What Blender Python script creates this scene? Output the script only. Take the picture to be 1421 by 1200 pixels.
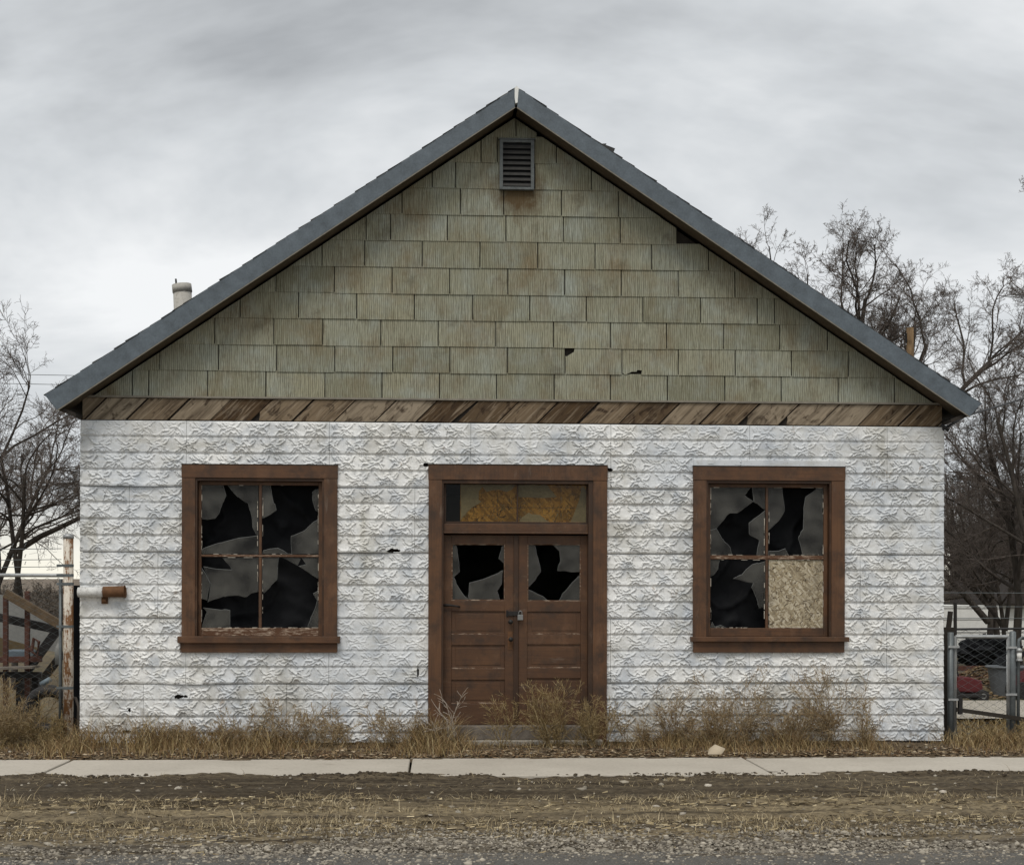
import bpy, math, random
import numpy as np
from mathutils import Vector, Matrix

for o in list(bpy.data.objects):
    bpy.data.objects.remove(o)
scene = bpy.context.scene
COL = scene.collection
R = math.radians

# ------------------------------------------------------------------ camera
FPX, HORIZON, EYE, DIST, YAW, ROLL = 2000.0, 825.0, 1.6, 15.3, R(2.9), R(0.13)
cam_d = bpy.data.cameras.new('camera')
cam = bpy.data.objects.new('camera', cam_d)
COL.objects.link(cam)
cam.matrix_world = (Matrix.Translation((-DIST * math.tan(YAW), -DIST, EYE))
                    @ Matrix.Rotation(-YAW, 4, 'Z') @ Matrix.Rotation(R(90), 4, 'X')
                    @ Matrix.Rotation(ROLL, 4, 'Z'))
cam_d.sensor_width = 36.0
cam_d.lens = FPX / 1421 * 36
cam_d.shift_y = (HORIZON - 600) / 1421
cam_d.clip_start, cam_d.clip_end = 0.1, 6000
scene.camera = cam
CM = cam.matrix_world.copy()
CP = CM.translation.copy()


def ray(px, py):
    return (CM.to_3x3() @ Vector(((px - 710.5) / FPX, -(py - HORIZON) / FPX, -1.0)))


def F(px, py, y=0.0):
    """point of a measured photo position on the upright plane Y = y -> (x, z)"""
    d = ray(px, py)
    t = (y - CP.y) / d.y
    p = CP + d * t
    return p.x, p.z


def G(px, py, z=0.0):
    d = ray(px, py)
    t = (z - CP.z) / d.z
    p = CP + d * t
    return p.x, p.y


# ------------------------------------------------------------------ sky and sun
SUN_EL, SUN_AZ = R(58), R(198)
w = bpy.data.worlds.new('World')
scene.world = w
w.use_nodes = True
nt = w.node_tree
nt.nodes.clear()
N = nt.nodes.new
L = nt.links.new
out = N('ShaderNodeOutputWorld')
sky = N('ShaderNodeTexSky')
sky.sky_type = 'NISHITA'
sky.sun_disc = False
sky.sun_elevation = SUN_EL
sky.sun_rotation = SUN_AZ
bg_sky = N('ShaderNodeBackground')
bg_sky.inputs[1].default_value = 0.07
L(sky.outputs[0], bg_sky.inputs[0])
tc = N('ShaderNodeTexCoord')
sep = N('ShaderNodeSeparateXYZ')
L(tc.outputs['Generated'], sep.inputs[0])
zc = N('ShaderNodeMath'); zc.operation = 'ADD'; zc.inputs[1].default_value = 0.34
zm = N('ShaderNodeMath'); zm.operation = 'MAXIMUM'; zm.inputs[1].default_value = 0.0
L(sep.outputs[2], zm.inputs[0]); L(zm.outputs[0], zc.inputs[0])
dx = N('ShaderNodeMath'); dx.operation = 'DIVIDE'
dy = N('ShaderNodeMath'); dy.operation = 'DIVIDE'
L(sep.outputs[0], dx.inputs[0]); L(zc.outputs[0], dx.inputs[1])
L(sep.outputs[1], dy.inputs[0]); L(zc.outputs[0], dy.inputs[1])
cmb = N('ShaderNodeCombineXYZ')
L(dx.outputs[0], cmb.inputs[0]); L(dy.outputs[0], cmb.inputs[1])
mp = N('ShaderNodeMapping')
mp.inputs['Scale'].default_value = (0.9, 1.25, 1.0)
mp.inputs['Location'].default_value = (5.1, 4.12, 0.0)
L(cmb.outputs[0], mp.inputs[0])
n1 = N('ShaderNodeTexNoise'); n1.inputs['Scale'].default_value = 1.5
n1.inputs['Detail'].default_value = 6.0; n1.inputs['Roughness'].default_value = 0.56; n1.inputs['Distortion'].default_value = 0.35
L(mp.outputs[0], n1.inputs['Vector'])
rp = N('ShaderNodeValToRGB')
L(n1.outputs['Fac'], rp.inputs[0])
els = rp.color_ramp.elements
els[0].position, els[0].color = 0.26, (0.27, 0.282, 0.295, 1)
els[1].position, els[1].color = 0.64, (0.76, 0.77, 0.775, 1)
e = els.new(0.48); e.color = (0.545, 0.565, 0.58, 1)
# bright, slightly warm band low over the horizon
hz = N('ShaderNodeMapRange')
hz.inputs['From Min'].default_value = 0.0; hz.inputs['From Max'].default_value = 0.075
hz.inputs['To Min'].default_value = 1.0; hz.inputs['To Max'].default_value = 0.0
hz.interpolation_type = 'SMOOTHSTEP'
L(zm.outputs[0], hz.inputs['Value'])
mxh = N('ShaderNodeMixRGB'); mxh.inputs['Color2'].default_value = (0.86, 0.82, 0.70, 1)
L(hz.outputs[0], mxh.inputs['Fac']); L(rp.outputs[0], mxh.inputs['Color1'])
bg_c = N('ShaderNodeBackground'); bg_c.inputs[1].default_value = 1.0
L(mxh.outputs[0], bg_c.inputs[0])
ms = N('ShaderNodeMixShader'); ms.inputs[0].default_value = 0.94
L(bg_sky.outputs[0], ms.inputs[1]); L(bg_c.outputs[0], ms.inputs[2])
L(ms.outputs[0], out.inputs[0])

sl = bpy.data.lights.new('sun', 'SUN')
sl.energy = 1.5
sl.angle = R(24)
sl.color = (1.0, 0.95, 0.87)
so = bpy.data.objects.new('sun', sl)
COL.objects.link(so)
sd = Vector((math.cos(SUN_EL) * math.sin(SUN_AZ), math.cos(SUN_EL) * math.cos(SUN_AZ), math.sin(SUN_EL)))
so.rotation_euler = (-sd).to_track_quat('-Z', 'Y').to_euler()
so.location = (0, -8, 14)

vs = scene.view_settings
vs.view_transform = 'Standard'
vs.look = 'None'
vs.exposure = 0.32
vs.gamma = 1.0
vs.use_curve_mapping = False
scene.render.engine = 'CYCLES'
scene.cycles.max_bounces = 8
scene.cycles.transparent_max_bounces = 24
scene.cycles.use_denoising = True

# ------------------------------------------------------------------ helpers
rng = np.random.default_rng(7)
random.seed(7)


class MB:
    """collects shapes and links them as ONE mesh object"""

    def __init__(s):
        s.v, s.f, s.m, s.c = [], [], [], []
        s.n = 0

    def raw(s, verts, faces, mi=0, col=None):
        s.v.extend(tuple(map(float, p)) for p in verts)
        for fc in faces:
            s.f.append(tuple(int(i) + s.n for i in fc))
            s.m.append(mi)
        if col is not None:
            s.c.extend([col] * len(verts))
        s.n += len(verts)

    def box(s, x0, x1, y0, y1, z0, z1, mi=0):
        s.raw([(x0, y0, z0), (x1, y0, z0), (x1, y1, z0), (x0, y1, z0), (x0, y0, z1), (x1, y0, z1), (x1, y1, z1), (x0, y1, z1)],
              [(0, 3, 2, 1), (4, 5, 6, 7), (0, 1, 5, 4), (1, 2, 6, 5), (2, 3, 7, 6), (3, 0, 4, 7)], mi)
        return s

    def prism(s, poly, y0, y1, mi=0, side=None):
        """polygon in XZ, extruded from y0 (front) to y1"""
        a = sum(poly[i][0] * poly[(i + 1) % len(poly)][1] - poly[(i + 1) % len(poly)][0] * poly[i][1] for i in range(len(poly)))
        if a < 0:
            poly = poly[::-1]
        n = len(poly)
        vs_ = [(p[0], y0(p) if callable(y0) else y0, p[1]) for p in poly] + [(p[0], y1(p) if callable(y1) else y1, p[1]) for p in poly]
        s.raw(vs_, [tuple(range(n)), tuple(range(2 * n - 1, n - 1, -1))], mi)
        s.n -= 0
        base = s.n - 2 * n
        for i in range(n):
            j = (i + 1) % n
            s.f.append((base + i, base + n + i, base + n + j, base + j))
            s.m.append(mi if side is None else side)
        return s

    def bar(s, a, b, wx, wz, mi=0, up=(0, 0, 1)):
        a, b = Vector(a), Vector(b)
        d = (b - a).normalized()
        u = Vector(up)
        if abs(d.dot(u)) > 0.95:
            u = Vector((0, 1, 0))
        sx = d.cross(u).normalized() * wx / 2
        sz = sx.cross(d).normalized() * wz / 2
        vs_ = []
        for p in (a, b):
            vs_ += [p - sx - sz, p + sx - sz, p + sx + sz, p - sx + sz]
        s.raw(vs_, [(0, 3, 2, 1), (4, 5, 6, 7), (0, 1, 5, 4), (1, 2, 6, 5), (2, 3, 7, 6), (3, 0, 4, 7)], mi)
        return s

    def tube(s, pts, rad, sides=8, mi=0, cap=True, col=None):
        pts = [Vector(p) for p in pts]
        n = len(pts)
        rad = [rad] * n if not hasattr(rad, '__len__') else list(rad)
        t0 = (pts[-1] - pts[0]).normalized()
        ref = Vector((0, 0, 1)) if abs(t0.z) < 0.8 else Vector((1, 0, 0))
        vs_, fs = [], []
        for i, p in enumerate(pts):
            t = (pts[min(i + 1, n - 1)] - pts[max(i - 1, 0)]).normalized()
            u = t.cross(ref)
            if u.length < 1e-5:
                u = t.cross(Vector((0.3, 0.8, 0.5)))
            u.normalize()
            v2 = t.cross(u)
            for k in range(sides):
                a = 2 * math.pi * k / sides
                vs_.append(p + (u * math.cos(a) + v2 * math.sin(a)) * rad[i])
        for i in range(n - 1):
            for k in range(sides):
                k2 = (k + 1) % sides
                fs.append((i * sides + k, i * sides + k2, (i + 1) * sides + k2, (i + 1) * sides + k))
        if cap:
            fs.append(tuple(range(sides - 1, -1, -1)))
            fs.append(tuple((n - 1) * sides + k for k in range(sides)))
        s.raw(vs_, fs, mi, col)
        return s

    def mesh(s, name, mats=(), smooth=False):
        me = bpy.data.meshes.new(name)
        me.from_pydata(s.v, [], s.f)
        for m_ in (mats if isinstance(mats, (list, tuple)) else [mats]):
            me.materials.append(m_)
        if s.m:
            me.polygons.foreach_set('material_index', s.m)
        if s.c and len(s.c) == len(s.v):
            at = me.color_attributes.new('tint', 'FLOAT_COLOR', 'POINT')
            at.data.foreach_set('color', np.array(s.c, dtype=np.float32).ravel())
        if smooth:
            me.polygons.foreach_set('use_smooth', [True] * len(me.polygons))
        me.update()
        return me

    def build(s, name, mats, parent=None, smooth=False, bevel=0.0):
        o = link(name, s.mesh(name, mats, smooth), parent)
        if bevel:
            bv = o.modifiers.new('bevel', 'BEVEL')
            bv.width = bevel
            bv.segments = 2
            bv.limit_method = 'ANGLE'
        return o


def link(name, data, parent=None):
    o = bpy.data.objects.new(name, data)
    COL.objects.link(o)
    if parent is not None:
        o.parent = parent
    return o


def np_mesh(name, verts, faces, mats, smooth=False, tint=None):
    """fast mesh from numpy arrays; faces (n, k)"""
    me = bpy.data.meshes.new(name)
    verts = np.asarray(verts, dtype=np.float32)
    faces = np.asarray(faces, dtype=np.int32)
    nf, k = faces.shape
    me.vertices.add(len(verts))
    me.vertices.foreach_set('co', verts.ravel())
    me.loops.add(nf * k)
    me.loops.foreach_set('vertex_index', faces.ravel())
    me.polygons.add(nf)
    me.polygons.foreach_set('loop_start', np.arange(0, nf * k, k, dtype=np.int32))
    me.polygons.foreach_set('loop_total', np.full(nf, k, dtype=np.int32))
    if smooth:
        me.polygons.foreach_set('use_smooth', np.ones(nf, dtype=bool))
    for m_ in (mats if isinstance(mats, (list, tuple)) else [mats]):
        me.materials.append(m_)
    if tint is not None:
        at = me.color_attributes.new('tint', 'FLOAT_COLOR', 'POINT')
        tt = np.ones((len(verts), 4), dtype=np.float32)
        tt[:, :3] = tint
        at.data.foreach_set('color', tt.ravel())
    me.update()
    me.validate()
    return me


def tag(o, label=None, cat=None, group=None, kind=None):
    if label: o['label'] = label
    if cat: o['category'] = cat
    if group: o['group'] = group
    if kind: o['kind'] = kind
    return o


def thing(name, label, cat, loc=(0, 0, 0), group=None):
    o = link(name, None)
    o.location = loc
    o.empty_display_size = 0.2
    return tag(o, label, cat, group)


def vnoise(x, y, seed=0):
    """value noise on arrays, range 0..1"""
    xi, yi = np.floor(x).astype(np.int64), np.floor(y).astype(np.int64)
    xf, yf = x - xi, y - yi
    u, v = xf * xf * (3 - 2 * xf), yf * yf * (3 - 2 * yf)

    def h(a, b):
        n = (a * 374761393 + b * 668265263 + seed * 1274126177) & 0xffffffff
        n = ((n ^ (n >> 13)) * 1274126177) & 0xffffffff
        return ((n ^ (n >> 16)) & 0xffff) / 65535.0
    return (h(xi, yi) * (1 - u) + h(xi + 1, yi) * u) * (1 - v) + (h(xi, yi + 1) * (1 - u) + h(xi + 1, yi + 1) * u) * v


def fbm(x, y, seed=0, octv=4):
    a, s, t = 0.5, 0.0, 0.0
    for k in range(octv):
        s = s + a * vnoise(x * 2 ** k, y * 2 ** k, seed + k * 17)
        t += a
        a *= 0.5
    return s / t


# ------------------------------------------------------------------ materials
class Mat:
    def __init__(s, name, rough=0.7, metal=0.0, spec=0.3):
        s.m = bpy.data.materials.new(name)
        s.m.use_nodes = True
        s.t = s.m.node_tree
        s.b = s.t.nodes['Principled BSDF']
        s.b.inputs['Roughness'].default_value = rough
        s.b.inputs['Metallic'].default_value = metal
        s.b.inputs['Specular IOR Level'].default_value = spec
        s.tc = s.t.nodes.new('ShaderNodeTexCoord')
        s.co = s.tc.outputs['Object']

    def n(s, kind, **kw):
        nd = s.t.nodes.new(kind)
        for k, v in kw.items():
            setattr(nd, k, v)
        return nd

    def l(s, a, b):
        s.t.links.new(a, b)

    def coords(s, scale=(1, 1, 1), rot=(0, 0, 0), jitter=False):
        src = s.co
        if jitter:
            oi = s.n('ShaderNodeObjectInfo')
            mu = s.n('ShaderNodeMath', operation='MULTIPLY')
            mu.inputs[1].default_value = 37.0
            s.l(oi.outputs['Random'], mu.inputs[0])
            ad = s.n('ShaderNodeVectorMath', operation='ADD')
            s.l(src, ad.inputs[0]); s.l(mu.outputs[0], ad.inputs[1])
            src = ad.outputs[0]
        if any(rot):
            m0 = s.n('ShaderNodeMapping')
            m0.inputs['Rotation'].default_value = rot
            s.l(src, m0.inputs[0])
            src = m0.outputs[0]
        m_ = s.n('ShaderNodeMapping')
        m_.inputs['Scale'].default_value = scale
        s.l(src, m_.inputs[0])
        return m_.outputs[0]

    def noise(s, scale=5.0, detail=4.0, rough=0.55, vec=None, dist=0.0):
        nd = s.n('ShaderNodeTexNoise')
        nd.inputs['Scale'].default_value = scale
        nd.inputs['Detail'].default_value = detail
        nd.inputs['Roughness'].default_value = rough
        nd.inputs['Distortion'].default_value = dist
        s.l(vec if vec is not None else s.co, nd.inputs['Vector'])
        return nd.outputs['Fac']

    def voro(s, scale=5.0, vec=None, feature='F1', out='Color', rand=1.0):
        nd = s.n('ShaderNodeTexVoronoi', feature=feature)
        nd.inputs['Scale'].default_value = scale
        nd.inputs['Randomness'].default_value = rand
        s.l(vec if vec is not None else s.co, nd.inputs['Vector'])
        return nd.outputs[out]

    def ramp(s, fac, stops, interp='LINEAR'):
        nd = s.n('ShaderNodeValToRGB')
        nd.color_ramp.interpolation = interp
        els = nd.color_ramp.elements
        for i, (p, c) in enumerate(stops):
            if not hasattr(c, '__len__'):
                c = (c, c, c)
            e = els[i] if i < 2 else els.new(p)
            e.position = p
            e.color = (*c[:3], 1)
        s.l(fac, nd.inputs[0])
        return nd.outputs[0]

    def mix(s, fac, a, b, mode='MIX'):
        nd = s.n('ShaderNodeMixRGB', blend_type=mode)
        for i, x in enumerate((fac, a, b)):
            if hasattr(x, 'links') or hasattr(x, 'is_linked'):
                s.l(x, nd.inputs[i])
            elif i == 0:
                nd.inputs[0].default_value = x
            else:
                nd.inputs[i].default_value = (*x[:3], 1)
        return nd.outputs[0]

    def math(s, op, a, b=0.0):
        nd = s.n('ShaderNodeMath', operation=op)
        for i, x in enumerate((a, b)):
            if hasattr(x, 'is_linked'):
                s.l(x, nd.inputs[i])
            else:
                nd.inputs[i].default_value = x
        return nd.outputs[0]

    def color(s, c):
        if hasattr(c, 'is_linked'):
            s.l(c, s.b.inputs['Base Color'])
        else:
            s.b.inputs['Base Color'].default_value = (*c[:3], 1)
        return s

    def rough(s, r):
        s.l(r, s.b.inputs['Roughness'])
        return s

    def bump(s, h, strength=0.4, dist=0.01):
        nd = s.n('ShaderNodeBump')
        nd.inputs['Strength'].default_value = strength
        nd.inputs['Distance'].default_value = dist
        s.l(h, nd.inputs['Height'])
        s.l(nd.outputs[0], s.b.inputs['Normal'])
        return s

    def random(s):
        return s.n('ShaderNodeObjectInfo').outputs['Random']

    def attr(s):
        nd = s.n('ShaderNodeVertexColor', layer_name='tint')
        return nd.outputs[0]


def simple(name, c, rough=0.7, metal=0.0, var=0.25, scale=8.0, bump=0.2, spec=0.3):
    m = Mat(name, rough, metal, spec)
    a = m.noise(scale, 5, 0.6)
    b = m.noise(scale * 6, 3, 0.6)
    f = m.mix(0.4, a, b)
    lo = tuple(x * (1 - var) for x in c)
    hi = tuple(min(1, x * (1 + var)) for x in c)
    m.color(m.ramp(f, [(0.3, lo), (0.7, hi)]))
    if bump:
        m.bump(f, bump, 0.004)
    return m.m


def tinted(name, rough=0.85, spec=0.15):
    m = Mat(name, rough, 0, spec)
    m.color(m.attr())
    return m.m


M = {}


def make_tin():
    m = Mat('white_pressed_tin', 0.45, 0.0, 0.4)
    big = m.noise(0.55, 4, 0.55)
    mid = m.noise(3.0, 5, 0.62, m.coords((1, 1, 1.3)))
    fine = m.noise(38, 3, 0.6)
    c = m.ramp(big, [(0.38, (0.62, 0.645, 0.67)), (0.56, (0.80, 0.80, 0.785))])
    c = m.mix(m.ramp(mid, [(0.48, 0.0), (0.66, 0.65)]), c, (0.36, 0.40, 0.45))
    st = m.noise(2.1, 5, 0.65, m.coords((1.7, 1, 0.35)))
    c = m.mix(m.ramp(st, [(0.55, 0.0), (0.74, 0.65)]), c, (0.44, 0.425, 0.36))
    c = m.mix(m.ramp(fine, [(0.58, 0.0), (0.70, 0.55)]), c, (0.36, 0.36, 0.355))
    # flaked spots near the ground
    sp = m.n('ShaderNodeSeparateXYZ'); m.l(m.co, sp.inputs[0])
    low = m.n('ShaderNodeMapRange'); low.inputs['From Min'].default_value = 0.9; low.inputs['From Max'].default_value = 0.1
    m.l(sp.outputs[2], low.inputs['Value'])
    fl = m.noise(9, 5, 0.7)
    fk = m.math('MULTIPLY', m.ramp(fl, [(0.52, 0.0), (0.62, 0.85)]), low.outputs[0])
    c = m.mix(fk, c, (0.27, 0.25, 0.22))
    # grime in horizontal runs under the laps, and small punctures
    run = m.noise(1.0, 5, 0.7, m.coords((1.3, 1, 5.5)))
    c = m.mix(m.ramp(run, [(0.50, 0.0), (0.68, 0.6)]), c, (0.38, 0.365, 0.315))
    big2 = m.noise(1.15, 6, 0.68)
    c = m.mix(m.ramp(big2, [(0.54, 0.0), (0.68, 0.65)]), c, (0.37, 0.355, 0.31))
    pit = m.noise(16, 5, 0.75, m.coords((0.7, 1, 1.6)))
    c = m.mix(m.ramp(pit, [(0.68, 0.0), (0.72, 0.85)]), c, (0.09, 0.075, 0.06))
    rust = m.noise(5.5, 6, 0.7, m.coords((1, 1, 0.6)))
    c = m.mix(m.ramp(rust, [(0.64, 0.0), (0.72, 0.75)]), c, (0.25, 0.17, 0.10))
    m.color(c)
    m.bump(m.noise(60, 4, 0.6), 0.12, 0.004)
    return m.m


def make_shingle():
    m = Mat('asbestos_shingle', 0.85, 0, 0.2)
    rnd = m.random()
    v = m.coords((95, 1, 3.2))
    g1 = m.noise(1.0, 3, 0.6, v)
    v2 = m.coords((230, 1, 9))
    g2 = m.noise(1.0, 2, 0.6, v2)
    g = m.mix(0.45, g1, g2)
    wv = m.n('ShaderNodeTexWave', wave_type='BANDS', bands_direction='X')
    wv.inputs['Scale'].default_value = 15.0; wv.inputs['Distortion'].default_value = 5.0; wv.inputs['Detail'].default_value = 3.0; wv.inputs['Detail Scale'].default_value = 2.0
    m.l(m.coords((1, 1, 0.25), jitter=True), wv.inputs['Vector'])
    g = m.mix(0.13, g, wv.outputs[0])
    base = m.ramp(rnd, [(0.0, (0.215, 0.212, 0.150)), (0.35, (0.275, 0.272, 0.198)), (0.7, (0.30, 0.305, 0.235)), (1.0, (0.31, 0.298, 0.21))])
    patch = m.noise(2.6, 5, 0.6)
    base = m.mix(m.ramp(patch, [(0.47, 0.0), (0.7, 0.75)]), base, (0.33, 0.365, 0.33))
    brn = m.noise(1.9, 5, 0.65, m.coords((1.2, 1, 0.9)))
    base = m.mix(m.ramp(brn, [(0.48, 0.0), (0.70, 0.85)]), base, (0.20, 0.155, 0.09))
    c = m.mix(m.ramp(g, [(0.38, 0.7), (0.55, 0.0)]), base, (0.085, 0.078, 0.05))
    c = m.mix(m.ramp(g, [(0.56, 0.0), (0.68, 0.5)]), c, (0.46, 0.45, 0.38))
    # rust-brown run below and beside the louvred vent
    sp = m.n('ShaderNodeSeparateXYZ'); m.l(m.co, sp.inputs[0])
    vx, vz = F(716, 262)
    ax = m.math('ABSOLUTE', m.math('SUBTRACT', sp.outputs[0], vx + 0.04))
    ax = m.math('DIVIDE', ax, 0.34)
    az = m.math('DIVIDE', m.math('ABSOLUTE', m.math('SUBTRACT', sp.outputs[2], vz - 0.02)), 0.34)
    rr = m.math('ADD', m.math('MULTIPLY', ax, ax), m.math('MULTIPLY', az, az))
    nz = m.noise(7, 5, 0.65)
    rr = m.math('ADD', rr, m.math('MULTIPLY', m.math('SUBTRACT', nz, 0.5), 1.6))
    c = m.mix(m.ramp(rr, [(0.15, 0.9), (1.3, 0.0)]), c, (0.075, 0.045, 0.018))
    dk = m.noise(3.2, 6, 0.7)
    c = m.mix(m.ramp(dk, [(0.56, 0.0), (0.74, 0.65)]), c, (0.085, 0.07, 0.045))
    sp2 = m.noise(40, 4, 0.7)
    c = m.mix(m.ramp(sp2, [(0.64, 0.0), (0.74, 0.5)]), c, (0.07, 0.06, 0.04))
    m.color(c)
    m.bump(g, 0.8, 0.008)
    return m.m


def make_plank():
    m = Mat('weathered_plank', 0.85, 0, 0.15)
    rnd = m.random()
    # grain runs along the 45 degree board direction (X+Z)
    v = m.coords((1.6, 1, 16), (0, R(45), 0), jitter=True)
    g = m.noise(1.0, 5, 0.62, v, 0.9)
    v2 = m.coords((3, 1, 5), (0, R(45), 0), jitter=True)
    kn = m.noise(1.7, 4, 0.6, v2, 1.2)
    base = m.ramp(rnd, [(0, (0.07, 0.043, 0.022)), (0.3, (0.19, 0.14, 0.09)), (0.65, (0.30, 0.25, 0.185)), (1, (0.115, 0.075, 0.04))])
    c = m.mix(m.ramp(g, [(0.34, 0.75), (0.56, 0.0)]), base, (0.05, 0.034, 0.022))
    c = m.mix(m.ramp(kn, [(0.54, 0.0), (0.66, 0.85)]), c, (0.03, 0.018, 0.011))
    hi = m.noise(1.0, 5, 0.6, m.coords((2.4, 1, 40), (0, R(45), 0), jitter=True), 1.0)
    c = m.mix(m.ramp(hi, [(0.52, 0.0), (0.72, 0.7)]), c, (0.36, 0.29, 0.21))
    m.color(c)
    m.bump(m.mix(0.5, g, kn), 0.6, 0.008)
    return m.m


def make_brown(name, chip=0.5, dark=1.0, horiz=False):
    m = Mat(name, 0.55, 0, 0.35)
    k = dark
    a = m.noise(2.4, 5, 0.62)
    c = m.ramp(a, [(0.3, (0.078 * k, 0.037 * k, 0.018 * k)), (0.7, (0.126 * k, 0.060 * k, 0.027 * k))])
    sc = (2.0, 1, 45) if horiz else (45, 1, 2.0)
    g = m.noise(1.0, 5, 0.65, m.coords(sc), 0.4)
    c = m.mix(m.ramp(g, [(0.30, 0.6), (0.52, 0.0)]), c, (0.05, 0.024, 0.014))
    d = m.noise(6, 6, 0.7)
    c = m.mix(m.ramp(d, [(0.48, 0.0), (0.70, 0.8)]), c, (0.032, 0.021, 0.015))
    fa = m.noise(3.7, 6, 0.7, m.coords((1, 1, 0.6)))
    c = m.mix(m.ramp(fa, [(0.54, 0.0), (0.74, 0.55)]), c, (0.19, 0.105, 0.06))
    ch = m.noise(1.0, 5, 0.75, m.coords((14, 14, 60) if horiz else (60, 14, 9)))
    c = m.mix(m.ramp(ch, [(0.70 - 0.06 * chip, 0.0), (0.76 - 0.05 * chip, chip)]), c, (0.40, 0.32, 0.25))
    m.color(c)
    wv2 = m.noise(1.3, 5, 0.65, m.coords((1.5, 1, 0.8)))
    c = m.mix(m.ramp(wv2, [(0.50, 0.0), (0.68, 0.55)]), c, (0.045, 0.028, 0.018))
    gy = m.noise(1.0, 5, 0.7, m.coords((3, 3, 14) if horiz else (14, 3, 3)))
    c = m.mix(m.ramp(gy, [(0.62, 0.0), (0.74, 0.5)]), c, (0.17, 0.13, 0.10))
    m.color(c)
    m.bump(m.mix(0.5, g, d), 0.35, 0.004)
    return m.m


def make_concrete():
    m = Mat('sidewalk_concrete', 0.85, 0, 0.2)
    a = m.noise(0.9, 5, 0.6)
    b = m.noise(30, 4, 0.65)
    c = m.ramp(a, [(0.3, (0.40, 0.365, 0.31)), (0.7, (0.50, 0.46, 0.395))])
    c = m.mix(m.ramp(b, [(0.5, 0.0), (0.75, 0.5)]), c, (0.24, 0.215, 0.18))
    s_ = m.noise(3.0, 6, 0.7, m.coords((1, 3, 1)))
    c = m.mix(m.ramp(s_, [(0.60, 0.0), (0.72, 0.75)]), c, (0.20, 0.165, 0.125))
    m.color(c)
    m.bump(b, 0.25, 0.004)
    return m.m


def make_verge():
    """shoulder between road and sidewalk: mud, thatch and gravel bands lie along X"""
    m = Mat('verge_dirt', 0.95, 0, 0.1)
    sp = m.n('ShaderNodeSeparateXYZ'); m.l(m.co, sp.inputs[0])
    wv = m.noise(0.9, 4, 0.6, m.coords((0.8, 3, 1)))
    yy = m.math('ADD', sp.outputs[1], m.math('MULTIPLY', m.math('SUBTRACT', wv, 0.5), 0.9))
    mr = m.n('ShaderNodeMapRange')
    mr.inputs['From Min'].default_value = -6.6; mr.inputs['From Max'].default_value = -2.4
    m.l(yy, mr.inputs['Value'])
    mud, mud2, that, grav = (0.078, 0.062, 0.042), (0.135, 0.108, 0.070), (0.225, 0.18, 0.112), (0.125, 0.107, 0.081)
    c = m.ramp(mr.outputs[0], [(0.0, (0.12, 0.107, 0.085)), (0.10, grav), (0.2, grav), (0.28, that), (0.36, mud2), (0.47, mud2),
                               (0.54, that), (0.62, that), (0.68, mud2), (0.76, mud), (0.86, mud), (1.0, (0.105, 0.083, 0.055))])
    tr = m.noise(1.0, 5, 0.65, m.coords((0.22, 7, 1)))
    c = m.mix(m.ramp(tr, [(0.38, 0.85), (0.5, 0.0)]), c, (0.042, 0.032, 0.021))
    c = m.mix(m.ramp(tr, [(0.52, 0.0), (0.66, 0.5)]), c, (0.21, 0.17, 0.11))
    f = m.noise(26, 5, 0.7, m.coords((0.5, 1, 1)))
    c = m.mix(m.ramp(f, [(0.36, 0.75), (0.55, 0.0)]), c, (0.028, 0.023, 0.018))
    f2 = m.noise(45, 4, 0.7, m.coords((0.4, 1, 1)))
    c = m.mix(m.ramp(f2, [(0.58, 0.0), (0.70, 0.7)]), c, (0.23, 0.195, 0.135))
    m.color(c)
    m.bump(m.mix(0.5, f, f2), 0.7, 0.02)
    return m.m


def make_soil():
    m = Mat('front_soil', 0.95, 0, 0.1)
    f = m.noise(9, 6, 0.7)
    c = m.ramp(f, [(0.3, (0.05, 0.036, 0.024)), (0.55, (0.10, 0.075, 0.048)), (0.75, (0.19, 0.15, 0.10))])
    f2 = m.noise(60, 3, 0.7)
    c = m.mix(m.ramp(f2, [(0.55, 0.0), (0.7, 0.6)]), c, (0.24, 0.19, 0.13))
    m.color(c)
    m.bump(m.mix(0.5, f, f2), 0.6, 0.02)
    return m.m


def make_ground():
    m = Mat('yard_ground', 0.95, 0, 0.1)
    f = m.noise(0.6, 6, 0.65)
    c = m.ramp(f, [(0.35, (0.11, 0.088, 0.055)), (0.55, (0.17, 0.135, 0.085)), (0.68, (0.075, 0.085, 0.04))])
    f2 = m.noise(14, 5, 0.7)
    c = m.mix(m.ramp(f2, [(0.35, 0.6), (0.6, 0.0)]), c, (0.05, 0.04, 0.026))
    m.color(c)
    m.bump(f2, 0.6, 0.05)
    return m.m


def make_asphalt():
    m = Mat('road_asphalt', 0.95, 0, 0.1)
    f = m.noise(90, 3, 0.7)
    g = m.noise(1.4, 5, 0.6)
    c = m.ramp(g, [(0.3, (0.088, 0.083, 0.075)), (0.7, (0.125, 0.118, 0.105))])
    c = m.mix(m.ramp(f, [(0.55, 0.0), (0.68, 0.7)]), c, (0.20, 0.195, 0.18))
    c = m.mix(m.ramp(f, [(0.34, 0.7), (0.46, 0.0)]), c, (0.025, 0.025, 0.026))
    m.color(c)
    m.bump(f, 0.6, 0.006)
    return m.m


def make_bark(name, c=(0.055, 0.047, 0.04)):
    m = Mat(name, 0.9, 0, 0.15)
    f = m.noise(14, 5, 0.65, m.coords((1, 1, 0.25)))
    m.color(m.ramp(f, [(0.3, tuple(x * 0.5 for x in c)), (0.7, tuple(x * 1.5 for x in c))]))
    m.bump(f, 0.5, 0.01)
    return m.m


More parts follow.
